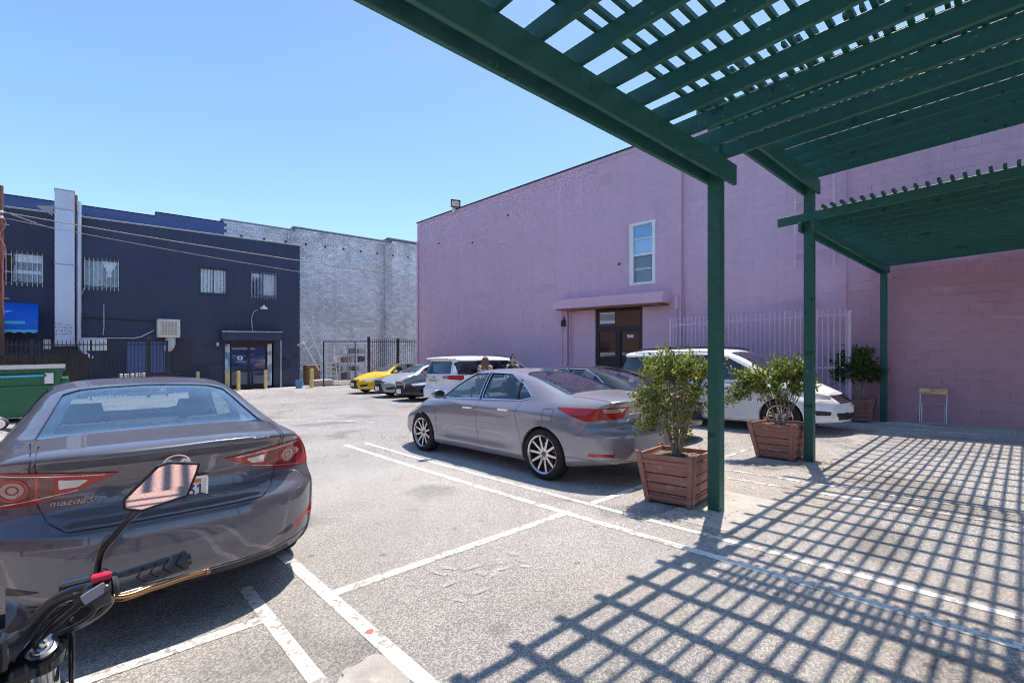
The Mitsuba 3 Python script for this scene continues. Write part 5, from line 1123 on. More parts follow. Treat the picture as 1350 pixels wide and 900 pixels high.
# ---------------------------------------------------------------- the silver saloon
def sedan_b(**kw):
    d = dict(L=4.90, axr=1.07, axf=3.89, r=.335, rr=.245, tw=.215, track=.905, zu=.17, shelf=.95, cab=(.78, 3.62),
    ztop=[(0, 1.05), (.08, 1.075), (.45, 1.105), (.80, 1.128), (1.1, 1.215), (1.45, 1.325), (1.85, 1.41), (2.3, 1.448), (2.65, 1.44), (3.0, 1.375), (3.35, 1.20), (3.62, 1.055), (3.8, 1.02), (4.3, .94), (4.7, .83), (4.90, .70)],
    zbelt=[(0, .95), (.5, .99), (1.1, 1.005), (1.8, .985), (2.8, .95), (3.5, .93), (4.1, .85), (4.6, .72), (4.9, .60)],
    w=[(0, .84), (.4, .895), (1.1, .912), (2.5, .90), (3.6, .908), (4.2, .895), (4.9, .80)],
    wb=[(0, .77), (.5, .81), (1.3, .815), (2.6, .815), (3.6, .81), (4.2, .79), (4.9, .70)],
    wr=[(0, .64), (.5, .64), (1.0, .61), (1.7, .575), (2.4, .57), (2.9, .575), (3.4, .61), (3.75, .66), (4.5, .62), (4.9, .5)],
    dr=[(0, .03), (.6, .035), (1.0, .05), (1.8, .055), (3.0, .06), (3.5, .05), (3.8, .04), (4.9, .05)],
    zb=[(0, .30), (.3, .25), (.75, .20), (1.3, .18), (3.6, .18), (4.4, .20), (4.9, .24)], ra=.85, fa=1.0, wz=.62, tumble=.022,
    rear=lambda y, z: .40*np.clip(np.abs(y)/.90, 0, 1.1)**3.4+bump(z, [(.2, .10), (.30, .04), (.45, .0), (.62, 0), (.69, .03), (.74, .09), (.82, .115), (.92, .10), (1.0, .05), (1.06, .015), (1.08, .02), (1.12, .05)]),
    front=lambda y, z: .52*np.clip(np.abs(y)/.90, 0, 1.1)**2.8+bump(z, [(.2, .1), (.35, .0), (.6, .02), (.75, .18), (1.0, .4)]),
    ridges=[(lambda x: .83+.025*x, .014, .045, .5, 4.5), (.42, -.022, .10, 1.4, 3.6), (.30, .010, .05, 1.4, 3.6)],
    side=[[(1.35, 1.065), (1.52, 1.02), (2.36, 1.0), (2.36, 1.385), (1.95, 1.372), (1.62, 1.235)], [(2.44, 1.0), (3.42, .97), (3.12, 1.19), (2.76, 1.375), (2.44, 1.388)]],
    pillars=[[(2.35, .99), (2.45, .99), (2.45, 1.395), (2.35, 1.395)], [(1.585, 1.02), (1.63, 1.02), (1.70, 1.30), (1.655, 1.28)]],
    rearw=sm([(.84, -.60), (.84, .60), (1.70, .50), (1.78, .40), (1.82, 0), (1.78, -.40), (1.70, -.50)], .03), rw_x1=2.2, frontw=sm([(3.03, -.51), (3.03, .51), (3.50, .61), (3.63, .35), (3.65, 0), (3.63, -.35), (3.50, -.61)], .03),
    lamps=[f for s in (1, -1) for f in (
           ('tail_lamp', 'xy', (sm([(s*.40, .975), (s*.85, .965), (s*1.0, .96), (s*1.0, .80), (s*.80, .81), (s*.46, .835)], .004), Polygon([(-.2, .7), (-.2, 1.1), (.50, 1.0), (.83, .965), (.83, .955), (.50, .83), (.3, .79)])), -.1, .86, 'm_red_lens', .006),
           ('reversing_lens', 'x', sm([(s*.46, .962), (s*.70, .955), (s*.68, .905), (s*.48, .915)], .004), -.1, .7, 'm_clear_lens', .0078),
           ('lamp_core', 'x', sm([(s*.715, .955), (s*.73, .955), (s*.73, .815), (s*.715, .815)], .002), -.1, .7, 'm_red_dark', .0085),
           ('chrome_strake', 'x', sm([(s*.36, .83), (s*.39, .83), (s*.47, .755), (s*.45, .745)], .002), -.1, .6, 'm_chrome', .006),
           ('reflector', 'x', sm([(s*.66, .42), (s*.84, .435), (s*.84, .395), (s*.66, .39)], .004), -.1, .8, 'm_red_lens', .004),
           ('headlamp', 'x', sm([(s*.48, .70), (s*.80, .76), (s*1.0, .78), (s*1.0, .68), (s*.62, .62)], .01), 3.9, 5.0, 'm_clear_lens', .005),
           ('fog_recess', 'x', sm([(s*.50, .44), (s*.80, .50), (s*.78, .38), (s*.56, .34)], .01), 4.2, 5.0, 'm_black_plastic', .003))]
          +[('grille', 'x', sm([(-.40, .70), (.40, .70), (.30, .52), (.42, .26), (-.42, .26), (-.30, .52)], .02), 4.3, 5.0, 'm_black_plastic', .003), ('boot_strip', 'x', sm([(-.38, .90), (.38, .90), (.38, .875), (-.38, .875)], .004), -.1, .4, 'm_chrome', .008), ('valance', 'x', sm([(-.6, .31), (.6, .31), (.64, .2), (-.64, .2)], .02), -.1, .5, 'm_black_plastic', .003)],
    gaps=[('x', [(-.62, 1.10), (-.66, .98), (-.66, .83), (-.56, .715), (.56, .715), (.66, .83), (.66, .98), (.62, 1.10)], -.1, .55), ('z', [(.02, .66), (.76, .63)], .9, 1.3), ('z', [(.02, -.66), (.76, -.63)], .9, 1.3),
          ('y', [(1.50, 1.0), (1.56, .80), (1.46, .55), (1.44, .3)], .5, 1.1), ('y', [(2.40, 1.38), (2.40, .25)], .5, 1.1), ('y', [(3.46, .95), (3.44, .3)], .5, 1.1), ('y', [(.87, .93), (1.04, .93), (1.06, .78), (.89, .78), (.87, .93)], .5, 1.1), ('x', [(-.92, .36), (-.5, .33), (.5, .33), (.92, .36)], -.1, .7), ('y', [(.38, .80), (.46, .66), (.66, .60)], .5, 1.1)],
    wheel=(10, 'single', .010), rim_m='m_alloy', seatx=2.45, hb=1.02, dash=3.08, zd=1.0, parcel=(.86, 1.5, 1.035), rvm=(2.9, 1.31), mirror=(3.24, .87, 1.02), handles=[(1.80, .87), (2.62, .85)], trim='m_chrome', gmr='m_glass_tint', gms='m_glass')
    d.update(kw); return d
k, pt, skin, lo = car('sedan', 'silver saloon parked nose away in the middle of the lot', sedan_b(), -5.49, 5.15, math.pi, 'm_paint_silver')
plate(pt, [rear_x(lo, 0, .80)-.006, 0, .80], (0, -1, 0), '7TNK402')
pt('roof_fin', hull([(1.75, 0, 1.47), (1.95, -.03, 1.415), (1.95, .03, 1.415), (1.68, -.03, 1.385), (1.68, .03, 1.385), (1.70, 0, 1.46)]), 'm_paint_silver')
el = affinity.scale(Point(0, 0).buffer(1, 32), .058, .045); mm = extr(shapely.union_all([el.difference(affinity.scale(el, .82, .78)), Polygon([(-.02, .03), (-.004, .03), (-.018, -.02), (.035, -.02), (.035, -.008), (-.004, -.008)]).buffer(0)]), .008)
pt('emblem', move(mm, M=frame([rear_x(lo, 0, .95)-.005, 0, .95], [0, -1, 0], [0, 0, 1], [-1, 0, 0])), 'm_chrome')
pt('dashboard_paper', B(3.0, 3.02, .2, .42, 1.0, 1.28), 'm_white_paint', label='white paper behind the windscreen')

DARK = sedan_b(trim='m_chrome', wheel=(5, 'single', .03), gms='m_glass', gmr='m_glass'); 
k, pt, skin, lo = car('sedan', 'dark blue grey saloon parked beyond the silver saloon', DARK, -6.45, 8.05, math.pi, 'm_paint_dark', lod=64)
plate(pt, [rear_x(lo, 0, .80)-.006, 0, .80], (0, -1, 0), '')
def front_plate(pt, lo, z=.45, txt=''):
    xf = rear_x(lo, 0, z, True); plate(pt, [xf+.008, 0, z], (0, 1, 0), txt)
def lux(pt, lo, z0, z1, wd, m='m_chrome'):
    """slatted chrome grille on the nose"""
    sh = sm([(-wd*.82, z0), (wd*.82, z0), (wd, z0+.6*(z1-z0)), (wd*.9, z1), (-wd*.9, z1), (-wd, z0+.6*(z1-z0))], .02)
    xf = rear_x(lo, 0, (z0+z1)/2, True)
    k = pt('grille', move(extr(ring_poly(sh, .022), .03), M=frame([xf-.02, 0, 0], [0, 1, 0], [0, 0, 1], [1, 0, 0])), m)
    pt('grille_mesh', move(extr(sh.buffer(-.02), .008), M=frame([xf-.012, 0, 0], [0, 1, 0], [0, 0, 1], [1, 0, 0])), 'm_black_plastic', False, k)
    for i in range(5):
        z = z0+(i+1)*(z1-z0)/6; pt('grille_bar', B(xf-.01, xf+.012, -wd*.88, wd*.88, z-.008, z+.008), m, False, k)
k, pt, skin, lo = car('sedan', 'black saloon with slatted chrome grille facing out beside the white van', sedan_b(L=4.90, wheel=(5, 'twin')), -15.75, 11.15, -math.pi/2, 'm_paint_black', lod=64)
lux(pt, lo, .50, .78, .36); front_plate(pt, lo, .40)
k, pt, skin, lo = car('sedan', 'pale grey saloon facing out between the black saloon and the yellow car', sedan_b(wheel=(5, 'twin')), -18.0, 11.4, -math.pi/2, 'm_paint_grey', lod=64)
lux(pt, lo, .52, .76, .36); front_plate(pt, lo, .40)
YEL = sedan_b(trim='m_black_gloss', mirror_m='m_paint_yellow', handle_m='m_paint_yellow', wheel=(5, 'single', .03))
k, pt, skin, lo = car('coupe', 'bright yellow car facing out by the black fence', YEL, -20.95, 11.65, -math.pi/2, 'm_paint_yellow', lod=64)
xf = rear_x(lo, 0, .66, True); pt('grille_bar', CB(xf-.02, xf+.014, -.38, .38, .63, .67, .006), 'm_paint_yellow'); front_plate(pt, lo, .46)

# ---------------------------------------------------------------- the two white vans
def van(**kw):
    d = dict(L=5.0, axr=1.05, axf=4.04, r=.345, rr=.235, tw=.225, track=.965, zu=.18, shelf=1.02, cab=(.18, 4.05), cat='van',
    ztop=[(0, 1.68), (.15, 1.735), (.6, 1.77), (1.4, 1.785), (2.2, 1.78), (2.8, 1.74), (3.2, 1.62), (3.6, 1.40), (3.95, 1.20), (4.15, 1.115), (4.5, 1.04), (4.8, .93), (5.0, .80)],
    zbelt=[(0, 1.08), (.8, 1.09), (2, 1.07), (3.3, 1.04), (4.0, 1.0), (4.5, .90), (4.8, .78), (5.0, .66)],
    w=[(0, .93), (.4, .975), (1.2, .99), (3.4, .99), (4.2, .98), (5.0, .86)],
    wb=[(0, .90), (.5, .925), (1.5, .93), (3.5, .92), (4.2, .88), (4.7, .80), (5.0, .70)],
    wr=[(0, .70), (.4, .735), (1.5, .745), (2.6, .735), (3.3, .74), (3.9, .77), (4.4, .70), (5.0, .52)],
    dr=[(0, .07), (.5, .075), (2.8, .08), (3.6, .07), (4.1, .05), (5.0, .06)],
    zb=[(0, .32), (.3, .27), (.8, .22), (1.4, .20), (3.7, .20), (4.5, .21), (5.0, .26)], ra=.9, fa=1.0, wz=.62, tumble=.03,
    rear=lambda y, z: .34*np.clip(np.abs(y)/.95, 0, 1.1)**3.2+bump(z, [(.2, .10), (.32, .02), (.5, 0), (.62, .0), (.68, .06), (.78, .10), (1.0, .10), (1.12, .11), (1.4, .22), (1.6, .32), (1.66, .24), (1.8, .2)]),
    front=lambda y, z: .58*np.clip(np.abs(y)/.95, 0, 1.1)**2.6+bump(z, [(.2, .12), (.35, .0), (.6, .02), (.75, .14), (.95, .32), (1.2, .5)]),
    ridges=[(lambda x: .86+.02*x, .012, .05, .5, 4.6), (.45, -.018, .10, 1.4, 3.7)],
    side=[[(.42, 1.17), (1.28, 1.13), (1.28, 1.60), (.55, 1.60), (.42, 1.52)], [(1.38, 1.13), (2.50, 1.11), (2.50, 1.605), (1.38, 1.61)], [(2.60, 1.105), (3.72, 1.08), (3.4, 1.33), (3.0, 1.55), (2.60, 1.60)]],
    pillars=[[(1.27, 1.12), (1.39, 1.12), (1.39, 1.62), (1.27, 1.62)], [(2.49, 1.1), (2.61, 1.1), (2.61, 1.615), (2.49, 1.615)]],
    rearw=sm([(.05, -.1), (.5, -.1), (.5, .1), (.05, .1)], .01), rw_x1=.0, frontw=sm([(3.02, -.62), (3.02, .62), (3.85, .74), (4.0, .45), (4.03, 0), (4.0, -.45), (3.85, -.74)], .04),
    lamps=[f for s in (1, -1) for f in (
           ('tail_lamp', 'x', sm([(s*.46, 1.10), (s*.80, 1.12), (s*1.1, 1.13), (s*1.1, .94), (s*.80, .97), (s*.46, 1.02)], .01), -.1, .62, 'm_red_lens', .008),
           ('reversing_lens', 'x', sm([(s*.50, 1.085), (s*.66, 1.09), (s*.66, 1.02), (s*.50, 1.04)], .004), -.1, .6, 'm_clear_lens', .0095),
           ('headlamp', 'x', sm([(s*.46, .76), (s*.72, .86), (s*1.1, .98), (s*1.1, .84), (s*.70, .72), (s*.5, .70)], .01), 3.9, 5.1, 'm_clear_lens', .006),
           ('fog_recess', 'x', sm([(s*.60, .47), (s*.82, .50), (s*.80, .40), (s*.62, .40)], .01), 4.2, 5.1, 'm_black_plastic', .004))]
          +[('grille', 'x', sm([(-.46, .78), (.46, .78), (.40, .62), (-.40, .62)], .02), 4.3, 5.1, 'm_chrome', .005), ('lower_intake', 'x', sm([(-.52, .44), (.52, .44), (.46, .30), (-.46, .30)], .02), 4.3, 5.1, 'm_black_plastic', .004),
            ('back_glass', 'x', sm([(-.72, 1.16), (.72, 1.16), (.60, 1.60), (-.60, 1.60)], .05), -.1, .62, 'm_window_sky', .004), ('plate_strip', 'x', sm([(-.34, .96), (.34, .96), (.34, .92), (-.34, .92)], .004), -.1, .5, 'm_chrome', .010)],
    gaps=[('x', [(-.80, 1.62), (-.86, 1.1), (-.84, .72), (-.70, .66), (.70, .66), (.84, .72), (.86, 1.1), (.80, 1.62)], -.1, .6), ('y', [(1.33, 1.62), (1.33, 1.0), (1.5, .75), (1.48, .3)], .5, 1.2), ('y', [(2.55, 1.62), (2.55, .25)], .5, 1.2), ('y', [(3.78, 1.05), (3.74, .3)], .5, 1.2), ('x', [(-.95, .42), (-.5, .38), (.5, .38), (.95, .42)], -.1, .7), ('z', [(4.1, -.8), (4.45, -.72), (4.75, -.4), (4.8, 0), (4.75, .4), (4.45, .72), (4.1, .8)], .7, 1.3)],
    wheel=(5, 'twin'), seatx=2.55, hb=1.16, dash=3.28, zd=1.10, rvm=(3.1, 1.5), mirror=(3.62, .94, 1.14), handles=[(1.65, .95), (2.72, .94)], handle_m='m_paint_white', mirror_m='m_paint_white', gms='m_glass_tint', gmr='m_glass_tint', gm='m_glass')
    d.update(kw); return d
k, pt, skin, lo = car('van', 'white people carrier seen from behind beyond the silver saloon', van(zs=.93), -13.05, 10.95, math.pi/2, 'm_paint_white', lod=72)
plate(pt, [rear_x(lo, 0, .80)-.008, 0, .82], (0, -1, 0), '')
pt('roof_spoiler', hull([(.19, -.66, 1.68), (.19, .66, 1.68), (.36, -.72, 1.67), (.36, .72, 1.67), (.20, -.64, 1.715), (.20, .64, 1.715), (.5, -.70, 1.75), (.5, .70, 1.75)]), 'm_paint_white', 30)
el = affinity.scale(Point(0, 0).buffer(1, 28), .07, .048); pt('emblem', move(extr(shapely.union_all([ring_poly(el, .012), affinity.scale(el, .45, .9).difference(affinity.scale(el, .3, .7))]), .01), M=frame([rear_x(lo, 0, 1.05)-.006, 0, 1.05], [0, -1, 0], [0, 0, 1], [-1, 0, 0])), 'm_chrome')
k, pt, skin, lo = car('van', 'white people carrier parked along the purple wall behind the second planter', van(zs=.975), -4.70, 10.95, 0.0, 'm_paint_white', lod=80)
front_plate(pt, lo, .50, '')
for i in range(4):
    z = .64+.035*i; xf = max(rear_x(lo, .2, z, True), rear_x(lo, 0, z, True)); pt('grille_slat', tube(spline([(rear_x(lo, yy, z, True)+.004, yy, z) for yy in np.linspace(-.4, .4, 9)], 20), .009, 6), 'm_dark_metal', True)
for s in (-1, 1): pt('roof_rail', tube(spline([(.7, s*.70, 1.745), (.9, s*.70, 1.80), (2.0, s*.70, 1.815), (2.7, s*.69, 1.79), (2.9, s*.69, 1.73)], 24), .018, 8), 'm_dark_metal', True)

# ================================================================ PLANTERS and their shrubs
def planter(x, y, rot, wb, wt, h, label):
    k = thing('planter', label, 'planter'); M = pose(x, y, rot); b, t = wb/2, wt/2
    def L(u, z, s, d=0.0):  # a point on side s at height fraction z, u from -1 to 1 across, d outward
        r = b+(t-b)*z+d; p = {0: (u*r, -r), 1: (r, u*r), 2: (-u*r, r), 3: (-r, -u*r)}[s]; 
        if d: 
            rr = b+(t-b)*z; q = {0: (u*rr, -r), 1: (r, u*rr), 2: (-u*rr, r), 3: (-r, -u*rr)}[s]; p = q
        return np.array([p[0], p[1], .02+z*h])
    n = 5; r_ = np.random.default_rng(int(abs(x*100)+abs(y*31)))
    for s in range(4):
        for i in range(n):
            z0, z1 = i/n+.008, (i+1)/n-.008; e = .012; j = r_.uniform(-.003, .003)
            pts = [L(u, z, s, d) for u in (-.97, .97) for z in (z0+.004, z1-.004) for d in (-.022, .004+j)]
            part(k, 'board', move(hull(pts), M=M), 'm_redwood')
        for u in (-1, 1):
            a = .86 if u > 0 else -1.02; c = 1.02 if u > 0 else -.86
            part(k, 'corner_post', move(hull([L(q, z, s, d) for q in (a, c) for z in (-.02, 1.04) for d in (.005, .026)]), M=M), 'm_redwood')
        for z in (.06, .80): part(k, 'rail', move(hull([L(q, zz_, s, d) for q in (-1.0, 1.0) for zz_ in (z, z+.075) for d in (.026 if False else .0055, .0185)]), M=M), 'm_redwood')
    part(k, 'liner', move(hull([L(u, z, s, -.03) for s in range(4) for u in (-1, 1) for z in (0, .80)]), M=M), 'm_redwood_dark')
    sm_ = Polygon([(-t*.93, -t*.93), (t*.93, -t*.93), (t*.93, t*.93), (-t*.93, t*.93)])
    g = np.linspace(-t*.9, t*.9, 22); X, Y = np.meshgrid(g, g, indexing='ij'); Zs = .02+h*.86+.035*meshkit.fbm(np.stack([X*9, Y*9, X*0+x], -1), 3)+.03*np.exp(-(X**2+Y**2)/.02)
    part(k, 'soil', move(trimesh.Trimesh(np.stack([X, Y, Zs], -1).reshape(-1, 3), grid_faces(22, 22), process=False), M=M), 'm_soil', True)
    return M
def shrub(label, base, stems, clumps, nleaf, size, mats, seed, bare=.25):
    """stems: list of polylines; clumps: (centre, radii, share) of the crown; leaves on twigs through each clump's volume"""
    r = np.random.default_rng(seed); k = thing('shrub', label, 'shrub'); base = np.asarray(base, float)
    tips = []
    for st in stems:
        p = spline(np.asarray(st, float), 14)+base; p[1:-1] += r.normal(0, .006, (len(p)-2, 3))
        part(k, 'stem', tube(p, np.linspace(.013, .005, len(p)), 7), 'm_bark', True); tips.append(p)
    allp = np.vstack([p[5:] for p in tips]); twigs = []; C, D = [], []
    tot = sum(c[2] for c in clumps)
    for c, rad, sh in clumps:
        c = np.asarray(c, float)+base; nt = max(6, int(nleaf*sh/tot/11))
        for i in range(nt):
            u = r.normal(0, 1, 3); u /= np.linalg.norm(u); q = c+u*np.asarray(rad)*r.uniform(.35, 1.0)**.6*r.uniform(.85, 1.12)
            near = allp[np.argmin(np.linalg.norm(allp-q, axis=1)+r.uniform(0, .10, len(allp)))]
            mid = (near+q)/2+r.normal(0, .02, 3)+[0, 0, .02]
            tw = spline([near, mid, q], 7); twigs.append(tube(tw, np.linspace(.0026, .001, 7), 4))
            for j in range(int(r.integers(8, 15))):
                t = r.uniform(.42, 1.05); pos = tw[min(6, int(t*6))]+r.normal(0, .018, 3); d = (q-near)/(np.linalg.norm(q-near)+1e-6)+r.normal(0, .75, 3)+[0, 0, .25]
                C.append(pos); D.append(d/np.linalg.norm(d))
    part(k, 'twig', cat(twigs), 'm_bark', True, kind='stuff')
    C, D = np.array(C), np.array(D); n = len(C); s = size*r.uniform(.6, 1.25, n)
    up = r.normal(0, .5, (n, 3))+[0, 0, 1]; sd = np.cross(D, up); sd /= np.linalg.norm(sd, axis=1, keepdims=True); nn = np.cross(sd, D)
    grp = r.choice(len(mats), n, p=np.array([m[1] for m in mats])/sum(m[1] for m in mats))
    # outer, higher leaves are the young pale ones
    prof = [(0, 0, 0), (.35, .26, .05), (.35, -.26, .05), (.72, .20, .03), (.72, -.20, .03), (1.0, 0, -.06), (.5, 0, 0)]
    tri = np.array([[0, 1, 6], [0, 6, 2], [1, 3, 6], [2, 6, 4], [3, 5, 6], [4, 6, 5]])
    for g, (mt, _, nm) in enumerate(mats):
        i = np.where(grp == g)[0]
        if not len(i): continue
        V = np.stack([C[i]+s[i, None]*(a*D[i]+b*sd[i]+c*nn[i]) for a, b, c in prof], 1).reshape(-1, 3)
        F = (tri[None]+7*np.arange(len(i))[:, None, None]).reshape(-1, 3)
        part(k, nm, trimesh.Trimesh(V, F, process=False), mt, kind='stuff')
P1b = (-2.46, 4.60); P2b = (-2.46, 7.68); P3b = (-2.60, 13.22)
planter(*P1b, math.radians(6), .45, .57, .49, 'flared reddish timber planter beside the nearest green post')
planter(*P2b, math.radians(-3), .46, .62, .50, 'flared reddish timber planter beside the second green post')
planter(*P3b, math.radians(2), .44, .60, .50, 'flared reddish timber planter in shade beside the post at the purple wall')
R3 = np.array([math.cos(YAW), math.sin(YAW), 0.0])   # across the picture, to spread stems where the photo spreads them
def o3(a, z, d=0.0): return R3*a+FWD*d+np.array([0, 0, z])
bz = lambda P: np.array([P[0], P[1], float(G(*P))+.46])
r5 = np.random.default_rng(31)
def stems(n, spread, top, seed, lean=0.0):
    r = np.random.default_rng(seed); out = []
    for i in range(n):
        a = spread*(2*(i+.5)/n-1)+r.uniform(-.05, .05); d = r.uniform(-.14, .14); h = top*r.uniform(.75, 1.0)
        out.append([o3(.03*a/spread+r.uniform(-.03, .03), 0, r.uniform(-.03, .03)), o3(a*.45+lean*.3, h*.42, d*.5), o3(a+lean, h, d)])
    return out
mats1 = [('m_leaf', .28, 'leaf_mass'), ('m_leaf_light', .64, 'pale_leaf_mass'), ('m_leaf_dry', .06, 'dry_leaf_mass'), ('m_leaf_dark', .06, 'dark_leaf_mass')]
shrub('pale green leggy shrub growing in the nearest planter', bz(P1b), stems(13, .32, .80, 3), [(o3(-.16, .98, -.05), (.28, .26, .17), 1.2), (o3(.12, .96, .05), (.27, .26, .18), 1.2), (o3(-.33, .56, -.08), (.20, .22, .20), 1.2), (o3(-.02, .68), (.32, .28, .22), 1.1), (o3(.40, 1.02, -.12), (.13, .12, .12), .30), (o3(.22, .62, -.1), (.2, .2, .18), .5), (o3(-.05, .34), (.26, .24, .18), .7), (o3(-.05, 1.12), (.26, .24, .07), .4), (o3(-.38, .30), (.12, .14, .10), .3)], 4200, .043, mats1, 41)
shrub('open green shrub with forked stems in the second planter', bz(P2b), stems(8, .42, .70, 5), [(o3(-.30, .74), (.30, .28, .22), 1.2), (o3(.14, .90, .05), (.34, .30, .24), 1.6), (o3(-.05, .52), (.36, .30, .18), .9), (o3(-.66, .52), (.22, .2, .16), .6), (o3(.36, .66), (.22, .2, .24), .8), (o3(-.90, .34), (.13, .14, .10), .25), (o3(-.62, .80), (.16, .16, .12), .3)], 4600, .053, [('m_leaf', .50, 'leaf_mass'), ('m_leaf_light', .42, 'pale_leaf_mass'), ('m_leaf_dark', .07, 'dark_leaf_mass'), ('m_leaf_dry', .03, 'dry_leaf_mass')], 43)
shrub('dense dark green rounded shrub in the planter against the purple wall', bz(P3b), stems(9, .34, .80, 7), [(o3(-.10, .92), (.48, .32, .34), 2.0), (o3(-.30, .62), (.34, .26, .24), 1.0), (o3(.30, .70), (.34, .26, .26), 1.0), (o3(.05, 1.20), (.34, .24, .14), .6), (o3(.52, .50), (.14, .12, .14), .2)], 5200, .068, [('m_leaf', .45, 'leaf_mass'), ('m_leaf_light', .05, 'pale_leaf_mass'), ('m_leaf_dark', .50, 'dark_leaf_mass')], 47)

# ================================================================ FOLDING CHAIR leaning on the wall
fc = thing('folding_chair', 'folding chair with pale wood backrest leaning folded against the purple wall', 'chair')
cx, cy = -1.335, 13.38; cz = float(G(cx, cy)); M = frame([cx, cy, cz], [1, 0, 0], [0, .985, -.17], [0, .17, .985])
for s in (-1, 1):
    part(fc, 'leg', move(tube(spline([(s*.215, 0, .02), (s*.215, 0, .4), (s*.215, 0, .76), (s*.20, .0, .785), (s*.17, 0, .79)], 24), .011, 10), M=M), 'm_alloy', True)
    part(fc, 'leg', move(tube(spline([(s*.185, .03, .02), (s*.185, .03, .35), (s*.18, .03, .46)], 12), .011, 10), M=M), 'm_alloy', True)
part(fc, 'crossbar', move(cyl([-.215, 0, .02], [.215, 0, .02], .011, 10), M=M), 'm_alloy', True); part(fc, 'crossbar', move(cyl([-.185, .03, .035], [.185, .03, .035], .011, 10), M=M), 'm_alloy', True); part(fc, 'crossbar', move(cyl([-.21, .015, .455], [.21, .015, .455], .012, 10), M=M), 'm_alloy', True)
bp = Polygon([(-.225, 0), (.225, 0), (.225, .10), (.2, .125), (0, .112), (-.2, .125), (-.225, .10)]).buffer(-.01).buffer(.01).difference(rr_poly(-.045, .045, .055, .08, .012))
m = extr(bp, .014); m.vertices[:, 2] += .05*(1-(m.vertices[:, 0]/.225)**2); m.apply_transform(frame([0, -.012, .665], [1, 0, 0], [0, 0, 1], [0, -1, 0])); part(fc, 'backrest', move(m, M=M), 'm_light_wood', 30)

